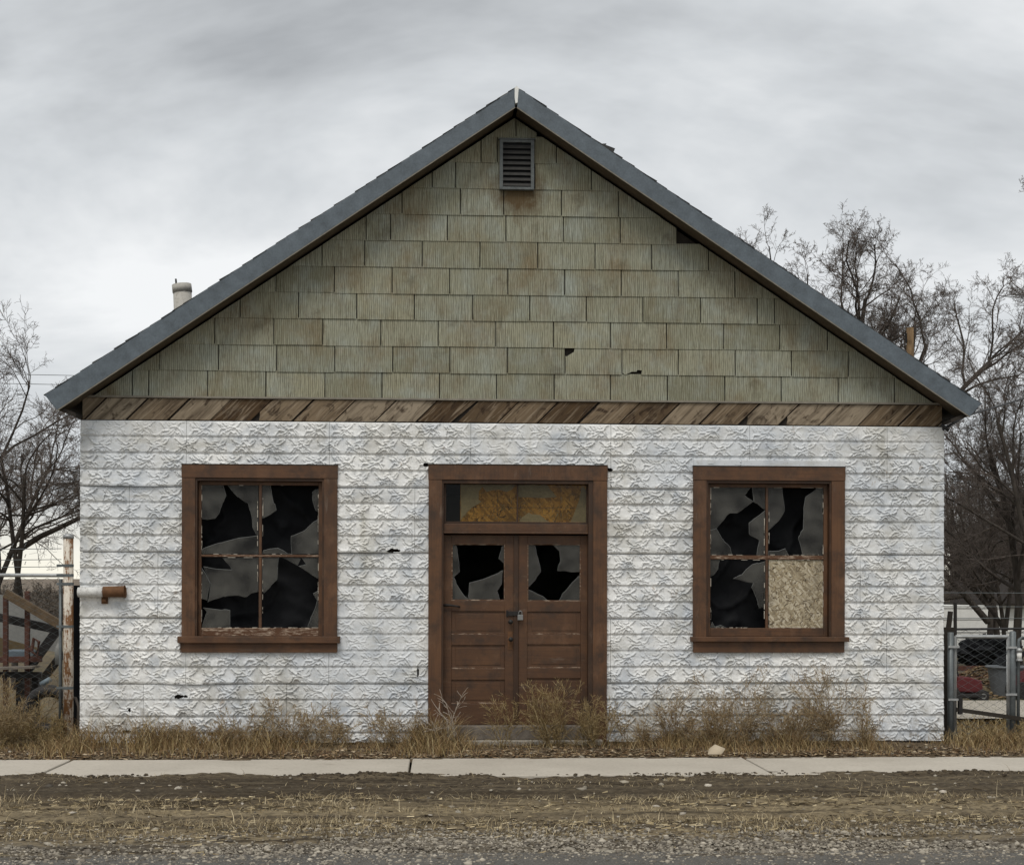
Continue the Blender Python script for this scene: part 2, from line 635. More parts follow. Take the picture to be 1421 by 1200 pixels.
def make_rusty(name, paint=(0.62, 0.58, 0.50), rust=(0.20, 0.10, 0.045), amount=0.5, xs=1.0):
    m = Mat(name, 0.65, 0, 0.3)
    f = m.noise(9, 6, 0.72, m.coords((1.6 * xs, 1.6, 0.35)))
    g = m.noise(30, 4, 0.7)
    h = m.mix(0.3, f, g)
    c = m.ramp(h, [(amount - 0.03, rust), (amount + 0.03, paint)])
    c = m.mix(m.ramp(g, [(0.5, 0.0), (0.75, 0.6)]), c, tuple(x * 0.45 for x in rust))
    m.color(c)
    m.bump(h, 0.4, 0.003)
    return m.m


def make_osb(name, tint=(1, 1, 1)):
    m = Mat(name, 0.8, 0, 0.2)
    c = None
    for k, (rot, sc) in enumerate(((0.35, (7, 1, 46)), (1.25, (8, 1, 42)), (2.3, (9, 1, 50)))):
        v = m.coords(sc, (0, rot, 0))
        cell = m.voro(1.0, v)
        bw = m.n('ShaderNodeRGBToBW'); m.l(cell, bw.inputs[0])
        cc = m.ramp(bw.outputs[0], [(0.15, tuple(a * b for a, b in zip((0.19, 0.145, 0.085), tint))),
                                    (0.5, tuple(a * b for a, b in zip((0.33, 0.265, 0.165), tint))),
                                    (0.85, tuple(a * b for a, b in zip((0.46, 0.39, 0.27), tint)))])
        if c is None:
            c = cc
        else:
            sel = m.ramp(m.voro(11.0 + 4 * k, m.coords((1, 1, 1.3), (0, 0.6 * k, 0)), out='Distance'), [(0.38, 0.0), (0.42, 1.0)])
            c = m.mix(sel, c, cc)
    s_ = m.noise(3.5, 5, 0.65)
    c = m.mix(m.ramp(s_, [(0.5, 0.0), (0.72, 0.7)]), c, tuple(a * b for a, b in zip((0.13, 0.105, 0.075), tint)))
    m.color(c)
    return m.m


def make_glass(dust=1.0):
    m = bpy.data.materials.new('broken_window_glass')
    m.use_nodes = True
    t = m.node_tree
    t.nodes.clear()
    o = t.nodes.new('ShaderNodeOutputMaterial')
    tr = t.nodes.new('ShaderNodeBsdfTransparent'); tr.inputs[0].default_value = (0.86, 0.88, 0.87, 1)
    gl = t.nodes.new('ShaderNodeBsdfGlossy'); gl.inputs['Roughness'].default_value = 0.0
    fr = t.nodes.new('ShaderNodeFresnel'); fr.inputs[0].default_value = 1.27
    m1 = t.nodes.new('ShaderNodeMixShader')
    t.links.new(fr.outputs[0], m1.inputs[0]); t.links.new(tr.outputs[0], m1.inputs[1]); t.links.new(gl.outputs[0], m1.inputs[2])
    # old glass: a grimy film (broad, dim) and a dim sky sheen
    t.links.remove(m1.inputs[0].links[0])
    m1.inputs[0].default_value = 0.22
    mg = t.nodes.new('ShaderNodeMath'); mg.operation = 'MULTIPLY'; mg.inputs[1].default_value = 3.2; mg.use_clamp = True
    t.links.new(fr.outputs[0], mg.inputs[0]); t.links.new(mg.outputs[0], gl.inputs[0])
    df = t.nodes.new('ShaderNodeBsdfDiffuse')
    tcn = t.nodes.new('ShaderNodeTexCoord')
    nz = t.nodes.new('ShaderNodeTexNoise'); nz.inputs['Scale'].default_value = 4.0; nz.inputs['Detail'].default_value = 6.0
    t.links.new(tcn.outputs['Object'], nz.inputs['Vector'])
    rp_ = t.nodes.new('ShaderNodeValToRGB')
    rp_.color_ramp.elements[0].position, rp_.color_ramp.elements[0].color = 0.32, (0.030 * dust, 0.030 * dust, 0.030 * dust, 1)
    rp_.color_ramp.elements[1].position, rp_.color_ramp.elements[1].color = 0.70, (0.14 * dust, 0.137 * dust, 0.125 * dust, 1)
    t.links.new(nz.outputs['Fac'], rp_.inputs[0]); t.links.new(rp_.outputs[0], df.inputs[0])
    m2 = t.nodes.new('ShaderNodeMixShader'); m2.inputs[0].default_value = 0.55 * dust
    t.links.new(m1.outputs[0], m2.inputs[1]); t.links.new(df.outputs[0], m2.inputs[2])
    t.links.new(m2.outputs[0], o.inputs[0])
    return m


M['tin'] = make_tin()
M['shingle'] = make_shingle()
M['plank'] = make_plank()
M['brown'] = make_brown('brown_paint', 0.25)
M['brown_h'] = make_brown('brown_paint_across', 0.45, 1.0, True)
M['brown_door'] = make_brown('brown_door_paint', 0.3, 0.86, True)
M['brown_dark'] = make_brown('brown_paint_shaded', 0.2, 0.42)  # darker copy of the brown paint; jamb shade is put into its colour
M['chipped'] = make_brown('chipped_brown_paint', 1.0, 0.9, True)
def make_ledge():
    m = Mat('worn_pale_ledge', 0.7, 0, 0.25)
    f = m.noise(1.0, 6, 0.75, m.coords((11, 20, 60)))
    c = m.ramp(f, [(0.50, (0.095, 0.046, 0.024)), (0.60, (0.36, 0.28, 0.21))])
    m.color(c)
    m.bump(f, 0.5, 0.003)
    return m.m


M['ledge'] = make_ledge()
M['putty'] = simple('old_putty', (0.42, 0.38, 0.32), 0.8, var=0.4, scale=30)
M['glass'] = make_glass()
M['glass_clean'] = make_glass(0.1)
M['glass_edge'] = simple('glass_broken_edge', (0.12, 0.125, 0.122), 0.4, var=0.1, bump=0)
M['osb'] = make_osb('strand_board', (1.15, 1.22, 1.36))
M['osb_amber'] = make_osb('stained_strand_board', (3.0, 1.75, 0.50))
M['paper'] = simple('stained_paper', (0.74, 0.55, 0.29), 0.9, var=0.3, scale=6)
M['black'] = simple('black_cloth', (0.0075, 0.008, 0.0095), 0.7, var=0.3, scale=6, bump=0.1, spec=0.12)
M['dark'] = simple('dark_boards', (0.03, 0.025, 0.02), 0.9, var=0.4, scale=8)
M['fascia'] = simple('grey_blue_metal', (0.092, 0.113, 0.132), 0.5, 0.0, 0.35, 9, 0.1, 0.4)
M['drip'] = simple('drip_edge', (0.21, 0.19, 0.155), 0.6, var=0.3, scale=20)
M['soffit'] = simple('brown_soffit_wood', (0.085, 0.065, 0.042), 0.85, var=0.4, scale=7)
M['roofing'] = simple('asphalt_roofing', (0.05, 0.05, 0.05), 0.95, var=0.4, scale=30, bump=0.5)
M['vent'] = simple('weathered_grey_metal', (0.10, 0.11, 0.11), 0.6, var=0.45, scale=18)
M['vent_dark'] = simple('dark_louvre', (0.035, 0.034, 0.032), 0.7, var=0.4, scale=20)
M['galv'] = simple('galvanised_steel', (0.36, 0.37, 0.37), 0.5, 0.5, 0.3, 14, 0.1, 0.5)
M['galv_dark'] = simple('dark_galvanised_steel', (0.12, 0.135, 0.14), 0.5, 0.3, 0.35, 14, 0.1, 0.4)
M['stack'] = make_rusty('stack_metal', (0.40, 0.385, 0.35), (0.20, 0.15, 0.11), 0.38)
M['rustpost'] = make_rusty('rusty_white_post', (0.60, 0.55, 0.47), (0.17, 0.08, 0.032), 0.50)
M['whitepipe'] = make_rusty('chipped_white_pipe', (0.64, 0.64, 0.62), (0.10, 0.06, 0.04), 0.40)
M['rust'] = simple('rust', (0.12, 0.058, 0.026), 0.8, var=0.5, scale=14)
M['rust_red'] = simple('rusty_red_paint', (0.075, 0.032, 0.022), 0.75, var=0.5, scale=14)
M['red'] = simple('red_paint', (0.085, 0.012, 0.014), 0.5, var=0.35, scale=12)
M['iron'] = simple('black_iron', (0.022, 0.020, 0.019), 0.55, 0.2, 0.4, 20)
M['steel'] = simple('bright_steel', (0.24, 0.24, 0.235), 0.4, 0.6, 0.2, 20, 0.05)
M['concrete'] = make_concrete()
M['gravel_c'] = simple('drive_concrete', (0.36, 0.33, 0.28), 0.9, var=0.25, scale=4)
M['verge'] = make_verge()
M['soil'] = make_soil()
M['ground'] = make_ground()
M['asphalt'] = make_asphalt()
M['bark'] = make_bark('tree_bark')
M['twig'] = make_bark('twig_bark', (0.125, 0.105, 0.092))
M['twig_far'] = make_bark('brush_twigs', (0.13, 0.11, 0.09))
M['tint'] = tinted('dry_plant_matter')
M['stone'] = tinted('loose_stone', 0.9, 0.2)
M['timber'] = simple('old_brown_timber', (0.10, 0.07, 0.042), 0.85, var=0.45, scale=9)
M['pole_wood'] = make_bark('pole_wood', (0.15, 0.10, 0.055))
M['greywood'] = simple('grey_timber', (0.15, 0.13, 0.11), 0.9, var=0.45, scale=12)
M['sheet'] = simple('grey_sheet_metal', (0.20, 0.20, 0.19), 0.6, 0, 0.2, 4)
M['ply'] = simple('tan_plywood', (0.20, 0.15, 0.085), 0.85, var=0.25, scale=5)
M['white'] = simple('white_paint', (0.76, 0.76, 0.73), 0.6, var=0.1, scale=5, bump=0.1)
M['darkwall'] = simple('dark_brown_siding', (0.055, 0.046, 0.042), 0.85, var=0.3, scale=6)
M['bin'] = simple('grey_plastic', (0.12, 0.13, 0.14), 0.5, var=0.15, scale=6)
M['hill'] = simple('brushy_hillside', (0.15, 0.12, 0.09), 1.0, var=0.6, scale=0.6)
M['green'] = tinted('short_green_grass', 0.9)
M['wire'] = simple('dark_wire', (0.03, 0.03, 0.032), 0.6, var=0.2, bump=0)
M['bluegrey'] = simple('blue_grey_plastic', (0.16, 0.20, 0.23), 0.5, var=0.2, scale=6)

# ------------------------------------------------------------------ ground
g = MB()
g.raw([(-1500, -60, -0.10), (1500, -60, -0.10), (1500, 2500, -0.10), (-1500, 2500, -0.10)], [(0, 1, 2, 3)])
tag(g.build('ground', M['ground']), kind='structure')
# yard surface round the house (dry, slightly rough)


def sheet(name, x0, x1, y0, y1, step, hfun, mat, kind='structure'):
    nx, ny = int((x1 - x0) / step), int((y1 - y0) / step)
    X, Y = np.meshgrid(np.linspace(x0, x1, nx + 1), np.linspace(y0, y1, ny + 1))
    Z = hfun(X, Y)
    V = np.stack([X.ravel(), Y.ravel(), Z.ravel()], 1)
    i = np.arange(ny)[:, None] * (nx + 1) + np.arange(nx)[None, :]
    Fc = np.stack([i, i + 1, i + nx + 2, i + nx + 1], -1).reshape(-1, 4)
    o = link(name, np_mesh(name, V, Fc, mat, True))
    tag(o, kind=kind)
    return o


Y_SW_BACK = G(711, 1051.5)[1]
Y_SW_FRONT = G(711, 1075)[1]
Y_ROAD = G(711, 1190, -0.06)[1]


def h_verge(X, Y):
    t = np.clip((Y - Y_ROAD) / (Y_SW_FRONT - Y_ROAD), -0.2, 1.2)
    z = -0.062 + 0.045 * np.clip(t, 0, 1)
    n = fbm(X * 1.1, Y * 3.5, 3, 4) - 0.5
    z = z + n * 0.055
    z = z + (fbm(X * 9, Y * 14, 9, 3) - 0.5) * 0.030 + (fbm(X * .8, Y * 16, 19, 3) - 0.5) * 0.022
    # wheel ruts along X
    for yc, dep, wd in ((-3.5, 0.06, 0.16), (-4.72, 0.04, 0.16), (-3.95, .03, .07)):
        z = z - dep * np.exp(-((Y - yc - 0.15 * (fbm(X * 0.3, X * 0 + yc, 5, 2) - 0.5)) / wd) ** 2)
    # mud pushed up against and over the sidewalk edge
    lip = np.exp(-((Y - (Y_SW_FRONT - 0.03)) / 0.16) ** 2)
    z = z + lip * (0.012 + 0.10 * np.clip(fbm(X * 1.4, Y * 2, 21, 4) - 0.43, -0.2, 0.3) + 0.02 * (fbm(X * 12, Y * 12, 22, 2) - 0.5))
    z = np.where(Y > Y_SW_FRONT + 0.2, -0.05, z)
    z = np.where(Y < Y_ROAD, z - 0.05 * np.clip((Y_ROAD - Y) / 0.25, 0, 1), z)
    return z


sheet('road_shoulder', -9, 9, Y_ROAD - 0.35, Y_SW_FRONT + 0.3, 0.024, h_verge, M['verge'])


def h_soil(X, Y):
    t = np.clip((Y - Y_SW_BACK) / 0.9, 0, 1)
    z = 0.004 + 0.02 * t + (fbm(X * 2.2, Y * 3, 31, 4) - 0.5) * 0.05 + (fbm(X * 14, Y * 14, 33, 3) - 0.5) * 0.03
    edge = np.exp(-((Y - Y_SW_BACK) / 0.10) ** 2)
    z = z - 0.012 * edge
    z = np.where(Y < Y_SW_BACK - 0.08, -0.02, z)
    return z


sheet('front_soil', -9, 9, Y_SW_BACK - 0.16, 0.6, 0.03, h_soil, M['soil'])
r_ = MB()
r_.raw([(-200, -60, -0.052), (200, -60, -0.052), (200, Y_ROAD + 0.15, -0.052), (-200, Y_ROAD + 0.15, -0.052)], [(0, 1, 2, 3)])
tag(r_.build('road', M['asphalt']), kind='structure')

sidewalk = link('sidewalk', None)
tag(sidewalk, kind='structure')
xj = G(569, 1063)[0]
joints = [xj + k * 3.27 for k in range(-4, 5)]
for k in range(8):
    s_ = MB()
    dz = random.uniform(-0.004, 0.004)
    s_.box(joints[k] + 0.011, joints[k + 1] - 0.011, Y_SW_FRONT, Y_SW_BACK, -0.11, dz)
    s_.build('slab', M['concrete'], sidewalk, bevel=0.012)


def h_yard(X, Y):
    return -0.03 + (fbm(X * 0.7, Y * 0.7, 51, 4) - 0.5) * 0.10


sheet('yard', -20, -4.62, 0.25, 26, 0.12, h_yard, M['ground'])
sheet('yard', 4.62, 22, 0.25, 40, 0.14, h_yard, M['ground'])

# ------------------------------------------------------------------ the house
house = thing('house', 'derelict gabled storefront with white pressed tin front and broken windows', 'building', (0, 0, 0))
XL, XR = F(111.5, 800)[0], F(1309, 800)[0]
ZT = F(711, 588)[1]             # top of the tin
ZB = F(711, 1029)[1]
DEPTH = 12.5
OH = 0.30                       # gable overhang
peak = F(717, 121, -OH)
eaveL, eaveR = F(62, 548, -OH), F(1362, 560, -OH)
peakb = F(716, 149, -OH)
eaveLb, eaveRb = F(79, 569, -OH), F(1346, 578, -OH)


def rect(x0, y0, x1, y1, y=0.0):
    """photo rectangle -> (xmin, xmax, zmin, zmax) on plane y"""
    xm = [F(x0, (y0 + y1) / 2, y)[0], F(x1, (y0 + y1) / 2, y)[0]]
    xc = (x0 + x1) / 2
    zm = [F(xc, y1, y)[1], F(xc, y0, y)[1]]
    return xm[0], xm[1], zm[0], zm[1]


OPEN = [rect(266, 658, 454, 888), rect(609, 660, 829, 1023), rect(976, 660, 1158, 888)]   # holes in the wall

# backing wall of the facade, cut round the openings
wl = MB()
xs = sorted([XL + 0.02, XR - 0.02] + [o[0] for o in OPEN] + [o[1] for o in OPEN])
ztop_w = F(711, 556)[1] + 0.02
for i in range(len(xs) - 1):
    xc = (xs[i] + xs[i + 1]) / 2
    hole = [o for o in OPEN if o[0] < xc < o[1]]
    if hole:
        if hole[0][2] > 0.1:
            wl.box(xs[i], xs[i + 1], 0.02, 0.16, -0.1, hole[0][2])
        wl.box(xs[i], xs[i + 1], 0.02, 0.16, hole[0][3], ztop_w)
    else:
        wl.box(xs[i], xs[i + 1], 0.02, 0.16, -0.1, ztop_w)
wl.build('wall', M['dark'], house)
sw = MB()
sw.box(XL + 0.02, XL + 0.16, 0.161, DEPTH, -0.1, ztop_w - 0.05)
sw.box(XR - 0.16, XR - 0.02, 0.161, DEPTH, -0.1, ztop_w - 0.05)
sw.box(XL + 0.161, XR - 0.161, DEPTH - 0.14, DEPTH, -0.1, ztop_w - 0.05)
sw.build('wall', M['white'], house)
fl = MB()
fl.box(XL + 0.17, XR - 0.17, 0.17, DEPTH - 0.15, -0.05, 0.02)
fl.build('floor', M['dark'], house)
cl = MB()
cl.box(XL + 0.17, XR - 0.17, 0.17, DEPTH - 0.15, ztop_w - 0.2, ztop_w - 0.1)
cl.build('ceiling', M['dark'], house)
gb = MB()
gb.prism([(XL + 0.02, ztop_w + 0.001), (XR - 0.02, ztop_w + 0.001), (XR - 0.02, eaveRb[1] + 0.12), (peakb[0], peakb[1] - 0.03), (XL + 0.02, eaveLb[1] + 0.12)], 0.03, 0.16)
gb.build('gable_wall', M['dark'], house)
gk = MB()
gk.prism([(XL + 0.02, ztop_w - 0.049), (XR - 0.02, ztop_w - 0.049), (XR - 0.02, eaveRb[1] + 0.12), (peakb[0], peakb[1] - 0.03), (XL + 0.02, eaveLb[1] + 0.12)], DEPTH - 0.14, DEPTH)
gk.build('gable_wall', M['greywood'], house)

# ---- pressed tin sheets: rock-face blocks, real relief
NU, NV = 44, 26
BW, BH = 0.2985, (F(120, 583)[1] - F(120, 949)[1]) / 16.0


def stamp(strokes, dia):
    u, v = np.meshgrid((np.arange(NU)) / NU, (np.arange(NV)) / NV)
    # pillow: rises quickly from the joints
    edge_v = np.minimum(np.clip(v / 0.08, 0, 1), np.clip((0.935 - v) / 0.035, 0, 1))
    h = (0.0025 + 0.010 * v ** 1.3) * edge_v
    vv = np.abs(v - 0.5) * 2
    dw = dia * (1.02 - vv)
    du = np.minimum(u, 1 - u)
    flat = np.clip((du - dw) / 0.04, 0, 1)          # 0 on the smooth diamond
    h = h + 0.0015 * flat * edge_v
    lum = np.zeros_like(h)
    asp = BH / BW
    for (amp, wd, pts) in strokes:
        best = np.full_like(h, 9.0)
        pts = [(0.5 + (p[0] - 0.5) * 0.86, p[1]) for p in pts]
        for (a, b) in zip(pts[:-1], pts[1:]):
            ax, ay, bx, by = a[0], a[1] * asp, b[0], b[1] * asp
            px_, py_ = u, v * asp
            L2 = (bx - ax) ** 2 + (by - ay) ** 2
            t = np.clip(((px_ - ax) * (bx - ax) + (py_ - ay) * (by - ay)) / L2, 0, 1)
            d = np.hypot(px_ - ax - t * (bx - ax), py_ - ay - t * (by - ay))
            above = py_ < ay + t * (by - ay)
            best = np.minimum(best, np.where(above, d / (wd * 0.95), d / (wd * 0.5)))
        lum = np.maximum(lum, amp * np.clip(1 - best, 0, 1))
    h = h + lum * 0.0175 * flat * np.clip(edge_v + 0.1, 0, 1)
    # thin pressed line between the courses
    h = h + np.where(v > 0.95, 0.0035, 0.0)
    return h


SA = [(1, .035, [(.04, .20), (.15, .38)]), (.8, .03, [(.15, .22), (.26, .37)]), (.9, .03, [(.22, .08), (.35, .30), (.49, .33)]),
      (.6, .03, [(.38, .10), (.47, .26)]), (.8, .03, [(.53, .17), (.62, .27), (.74, .15)]), (1.1, .04, [(.46, .43), (.74, .43), (.85, .28), (.97, .05)]),
      (1.1, .045, [(.74, .43), (.86, .68), (.96, .93)]), (.9, .035, [(.83, .50), (.90, .58), (.97, .70)]), (1, .04, [(.04, .90), (.16, .54), (.36, .55)]),
      (.9, .035, [(.33, .72), (.45, .66), (.56, .53), (.69, .50)]), (1, .035, [(.44, .90), (.58, .66), (.68, .80)]), (.8, .03, [(.66, .86), (.75, .72), (.86, .90)]),
      (.7, .03, [(.10, .92), (.24, .76), (.36, .84)])]
SB = [(1.1, .04, [(.03, .05), (.16, .26), (.27, .40)]), (.8, .03, [(.08, .30), (.16, .40)]), (.9, .035, [(.27, .40), (.38, .44), (.48, .30), (.58, .42)]),
      (.7, .03, [(.40, .24), (.52, .15), (.64, .10)]), (1, .035, [(.97, .04), (.88, .30), (.80, .40), (.66, .44)]), (.7, .03, [(.72, .28), (.80, .14), (.86, .10)]),
      (1, .04, [(.20, .58), (.40, .56), (.60, .50), (.74, .58)]), (1, .04, [(.06, .93), (.18, .70), (.28, .60)]), (1.1, .04, [(.20, .92), (.32, .70), (.46, .70), (.58, .92)]),
      (.9, .03, [(.56, .66), (.64, .92)]), (.9, .03, [(.64, .64), (.72, .92)]), (.9, .035, [(.66, .62), (.80, .70), (.94, .80)]), (.7, .03, [(.74, .80), (.86, .88)])]
stA, stB = stamp(SA, 0.12), stamp(SB, 0.12)

nxv = int(math.ceil((XR - XL) / BW * NU))
nzv = int(math.ceil((ZT - ZB) / BH * NV))
cw, chh = BW / NU, BH / NV
x_ref = F(259, 594)[0]                           # a joint of the first course
phase = int(round((XL - x_ref) / cw))
jj = np.arange(nzv + 1)
ii = np.arange(nxv + 1)
row = jj // NV
H = np.zeros((nzv + 1, nxv + 1))
for j in range(nzv + 1):
    rw = (j // NV)
    st = stA if rw % 2 == 0 else stB
    sh = 0 if rw % 2 == 0 else NU // 2
    vj = j % NV
    if 2 < vj < NV - 4:      # the pressing is never quite true: shift the sample a little from block to block
        wv_ = np.round((fbm(ii * cw * 9.0, ii * 0 + j * chh * 9.0, 401, 3) - 0.5) * 7).astype(int)
        wu_ = np.round((fbm(ii * cw * 7.0, ii * 0 + j * chh * 7.0, 402, 3) - 0.5) * 9).astype(int)
        H[j] = st[np.clip(vj + wv_, 2, NV - 4), (ii + phase + sh + wu_) % NU]
        continue
    H[j] = st[vj][(ii + phase + sh) % NU]
GX = np.minimum(XL + ii * cw, XR)
GZ = np.maximum(ZT - jj * chh, ZB - 0.02)
XX, ZZ = np.meshgrid(GX, GZ)
# press marks worn or dented here and there, the sheet itself slightly buckled
wear = np.clip(1.2 - 0.7 * np.clip((fbm(XX * 1.3, ZZ * 1.7, 71, 4) - 0.45) / 0.25, 0, 1), 0.3, 1.1)
px0, pz0 = F(140, 838)
wear = wear * (1 - 0.75 * np.exp(-(((XX - px0) / 0.22) ** 2 + ((ZZ - pz0) / 0.12) ** 2)))
buck = (fbm(XX * 1.8, ZZ * 2.4, 81, 3) - 0.5) * 0.014 + (fbm(XX * 11, ZZ * 13, 83, 2) - 0.5) * 0.004
jag = np.abs(fbm(XX * 26 + ZZ * 9, ZZ * 34 - XX * 7, 87, 3) - 0.5)
HH = (H + 0.007 * (0.18 - jag) * np.clip(H / 0.006, 0, 1)) * wear * (0.7 + 0.7 * fbm(XX * 9, ZZ * 12, 85, 3)) + buck + 0.010
cas = [rect(258, 652, 462, 896), rect(600, 652, 836, 1040), rect(968, 655, 1167, 898)]
HOLES = [F(548, 764) + (.075, .022), F(591, 645) + (.035, .022), F(250, 966) + (.085, .02), F(181, 985) + (.02, .035), F(580, 930) + (.010, .07), F(176, 1014) + (.05, .02),
         F(846, 652) + (.03, .02), F(300, 1018) + (.09, .02), F(455, 800) + (.012, .02), F(1120, 640) + (.03, .01)]
band_seams = [259, 180, 220, 259, 200, 180]
nb = 0
for b in range(0, int(math.ceil((nzv) / (4 * NV)))):
    j0, j1 = b * 4 * NV, min((b + 1) * 4 * NV, nzv)
    xs0 = F(band_seams[b % 6], 700)[0]
    k0 = int(round((xs0 - XL) / cw))
    cuts = [0] + [c for c in range(k0 % (5 * NU), nxv, 5 * NU) if 0.5 * NU < c < nxv - 0.5 * NU] + [nxv]
    for i0, i1 in zip(cuts[:-1], cuts[1:]):
        X = XX[j0:j1 + 1, i0:i1 + 1].copy(); Z = ZZ[j0:j1 + 1, i0:i1 + 1].copy()
        Yv = HH[j0:j1 + 1, i0:i1 + 1].copy()
        X[:, 0] += 0.0015; X[:, -1] -= 0.0015
        Z[-1, :] += 0.004
        t = np.linspace(0, 1, X.shape[0])[:, None]
        off = rng.uniform(0, 0.003)
        Yv = Yv + off + 0.005 * t
        # loosened lower edges
        lip = rng.uniform(0, 0.03) * np.clip(fbm(X * 1.2, X * 0 + nb, 91, 2) - 0.5, 0, 1) * 2
        Yv = Yv + lip * t ** 8
        if b == 0 and i0 < NU * 6:
            lx = F(185, 677)[0]
            Yv = Yv + 0.026 * np.exp(-((X - lx) / 0.42) ** 4) * t ** 14 * (0.6 + 0.8 * fbm(X * 5, X * 0, 95, 2))
        if b == 3 and i0 < NU * 6:
            lx = F(270, 945)[0]
            Yv = Yv + 0.035 * np.exp(-((X - lx) / 0.28) ** 2) * t ** 20
        if j1 == nzv:
            Z[-1, :] += 0.05 * np.clip(fbm(X[-1] * 4, X[-1] * 0, 93, 3) - 0.45, 0, 1) * 2
        rows_, cols_ = X.shape
        V = np.stack([X.ravel(), -Yv.ravel(), Z.ravel()], 1)
        ci, cj = np.meshgrid(np.arange(cols_ - 1), np.arange(rows_ - 1))
        cx_ = XX[j0:j1, i0:i1] + cw / 2; cz_ = ZZ[j0:j1, i0:i1] - chh / 2
        keep = np.ones_like(cx_, dtype=bool)
        for (a0, a1, b0, b1) in cas:
            keep &= ~((cx_ > a0) & (cx_ < a1) & (cz_ > b0) & (cz_ < b1))
        for (hx, hz_, rx_, rz_) in HOLES:          # rusted-through and torn spots
            keep &= (((cx_ - hx) / rx_) ** 2 + ((cz_ - hz_) / rz_) ** 2 + 1.6 * (fbm(cx_ * 22, cz_ * 22, 97, 3) - 0.5)) > 0.8
        keep &= (Z[:-1, :-1] - Z[1:, 1:]) > 1e-5
        if not keep.any():
            continue
        base = (cj * cols_ + ci)[keep]
        Fc = np.stack([base, base + cols_, base + cols_ + 1, base + 1], -1)
        used = np.unique(Fc)
        remap = np.zeros(len(V), dtype=np.int64); remap[used] = np.arange(len(used))
        link('tin_panel', np_mesh('tin_panel', V[used], remap[Fc], M['tin'], True), house)
        nb += 1

# flat flashing strips over the openings
for (x0, x1, y0, y1) in ((962, 1026, 638, 648), (1028, 1172, 639, 648)):
    q = rect(x0, y0, x1, y1)
    f_ = MB(); f_.box(q[0], q[1], -0.040, -0.012, q[2] + 0.002, q[3])
    f_.build('flashing', M['tin'], house, bevel=0.004)

# ---- diagonal planks
zb_, zt_ = ZT + 0.006, F(711, 556.5)[1]


def clip_poly(poly, a, b, c):
    """keep a*x + b*z <= c"""
    out_ = []
    for i in range(len(poly)):
        p, q = poly[i], poly[(i + 1) % len(poly)]
        dp, dq = a * p[0] + b * p[1] - c, a * q[0] + b * q[1] - c
        if dp <= 0: out_.append(p)
        if dp * dq < 0:
            t = dp / (dp - dq)
            out_.append((p[0] + t * (q[0] - p[0]), p[1] + t * (q[1] - p[1])))
    return out_


hb = zt_ - zb_
k0x = F(177, 582)[0]
pw = (F(1060 + 6, 588)[0] - F(177.3, 582)[0]) / ((1066 - 177.3) / 56.6)
for k in range(-2, 22):
    x0 = k0x + k * pw + random.uniform(-0.006, 0.006)
    gap = random.uniform(0.012, 0.028)
    x1 = x0 + pw - gap
    jag = random.uniform(-0.004, 0.004)
    poly = [(x0, zb_ + 0.004 + jag * 0.5), (x1, zb_ + 0.004 + jag * 0.5), (x1 + hb * 0.97, zt_ - 0.004), (x0 + hb * 0.97, zt_ - 0.004)]
    if k in (3, 15, 16):     # knot broken out of the lower edge
        poly = [(x0 + 0.075, zb_ + 0.004), (x1, zb_ + 0.004), (x1 + hb * 0.97, zt_ - 0.004), (x0 + hb * 0.97, zt_ - 0.004),
                (x0 + 0.085, zb_ + 0.095), (x0 + 0.085, zb_ + 0.05)]
    if k == 7:
        poly = [(x0 + 0.01, zb_ + 0.012), (x1 - 0.05, zb_ + 0.004), (x1 - 0.02, zb_ + 0.03), (x1 + hb * 0.97, zt_ - 0.004), (x0 + hb * 0.97, zt_ - 0.004)]
    poly = clip_poly(poly, 1, 0, XR - 0.02)
    poly = clip_poly(poly, -1, 0, -(XL + 0.02))
    if len(poly) < 3:
        continue
    yo = random.uniform(-0.004, 0.004)
    p_ = MB(); p_.prism(poly, -0.006 + yo, 0.019)
    p_.build('plank', M['plank'], house, bevel=0.003)

# ---- gable shingles
lines = [555.5, 519, 482.5, 446, 410, 373, 336.5, 299.8, 263.3, 227, 191, 150]
zl = [F(711, v)[1] for v in lines]
JO = [[184, 206.6, 288, 369, 451, 530, 610, 689, 769, 847, 926, 1005.5, 1084, 1163, 1241],
      [222, 303.4, 384, 464.7, 545, 624.4, 704, 784, 863, 941, 1020, 1098, 1177],
      [298, 380, 448, 528.5, 608, 688, 768, 847, 925, 1003.6, 1082, 1148],
      [333.5, 414.6, 495, 575, 656, 735, 813.6, 892, 972, 1050.6, 1074.5],
      [383, 464, 544, 624, 704.6, 783.4, 862, 941, 1019.6],
      [447, 506, 586, 666, 746, 825.7, 904, 983],
      [508, 542, 621, 702, 781.5, 860.6, 939],
      [558, 639, 699, 779, 858, 930],
      [600, 632, 712, 742, 820.5],
      [667.5, 690, 741, 772],
      [716, 745]]
# rake lines that cut the shingles (just under the soffit)


def rake(a, b):
    (x0, z0), (x1, z1) = a, b
    nx_, nz_ = -(z1 - z0), (x1 - x0)
    if nz_ < 0:
        nx_, nz_ = -nx_, -nz_
    ln = math.hypot(nx_, nz_)
    return nx_ / ln, nz_ / ln, (nx_ * x0 + nz_ * z0) / ln


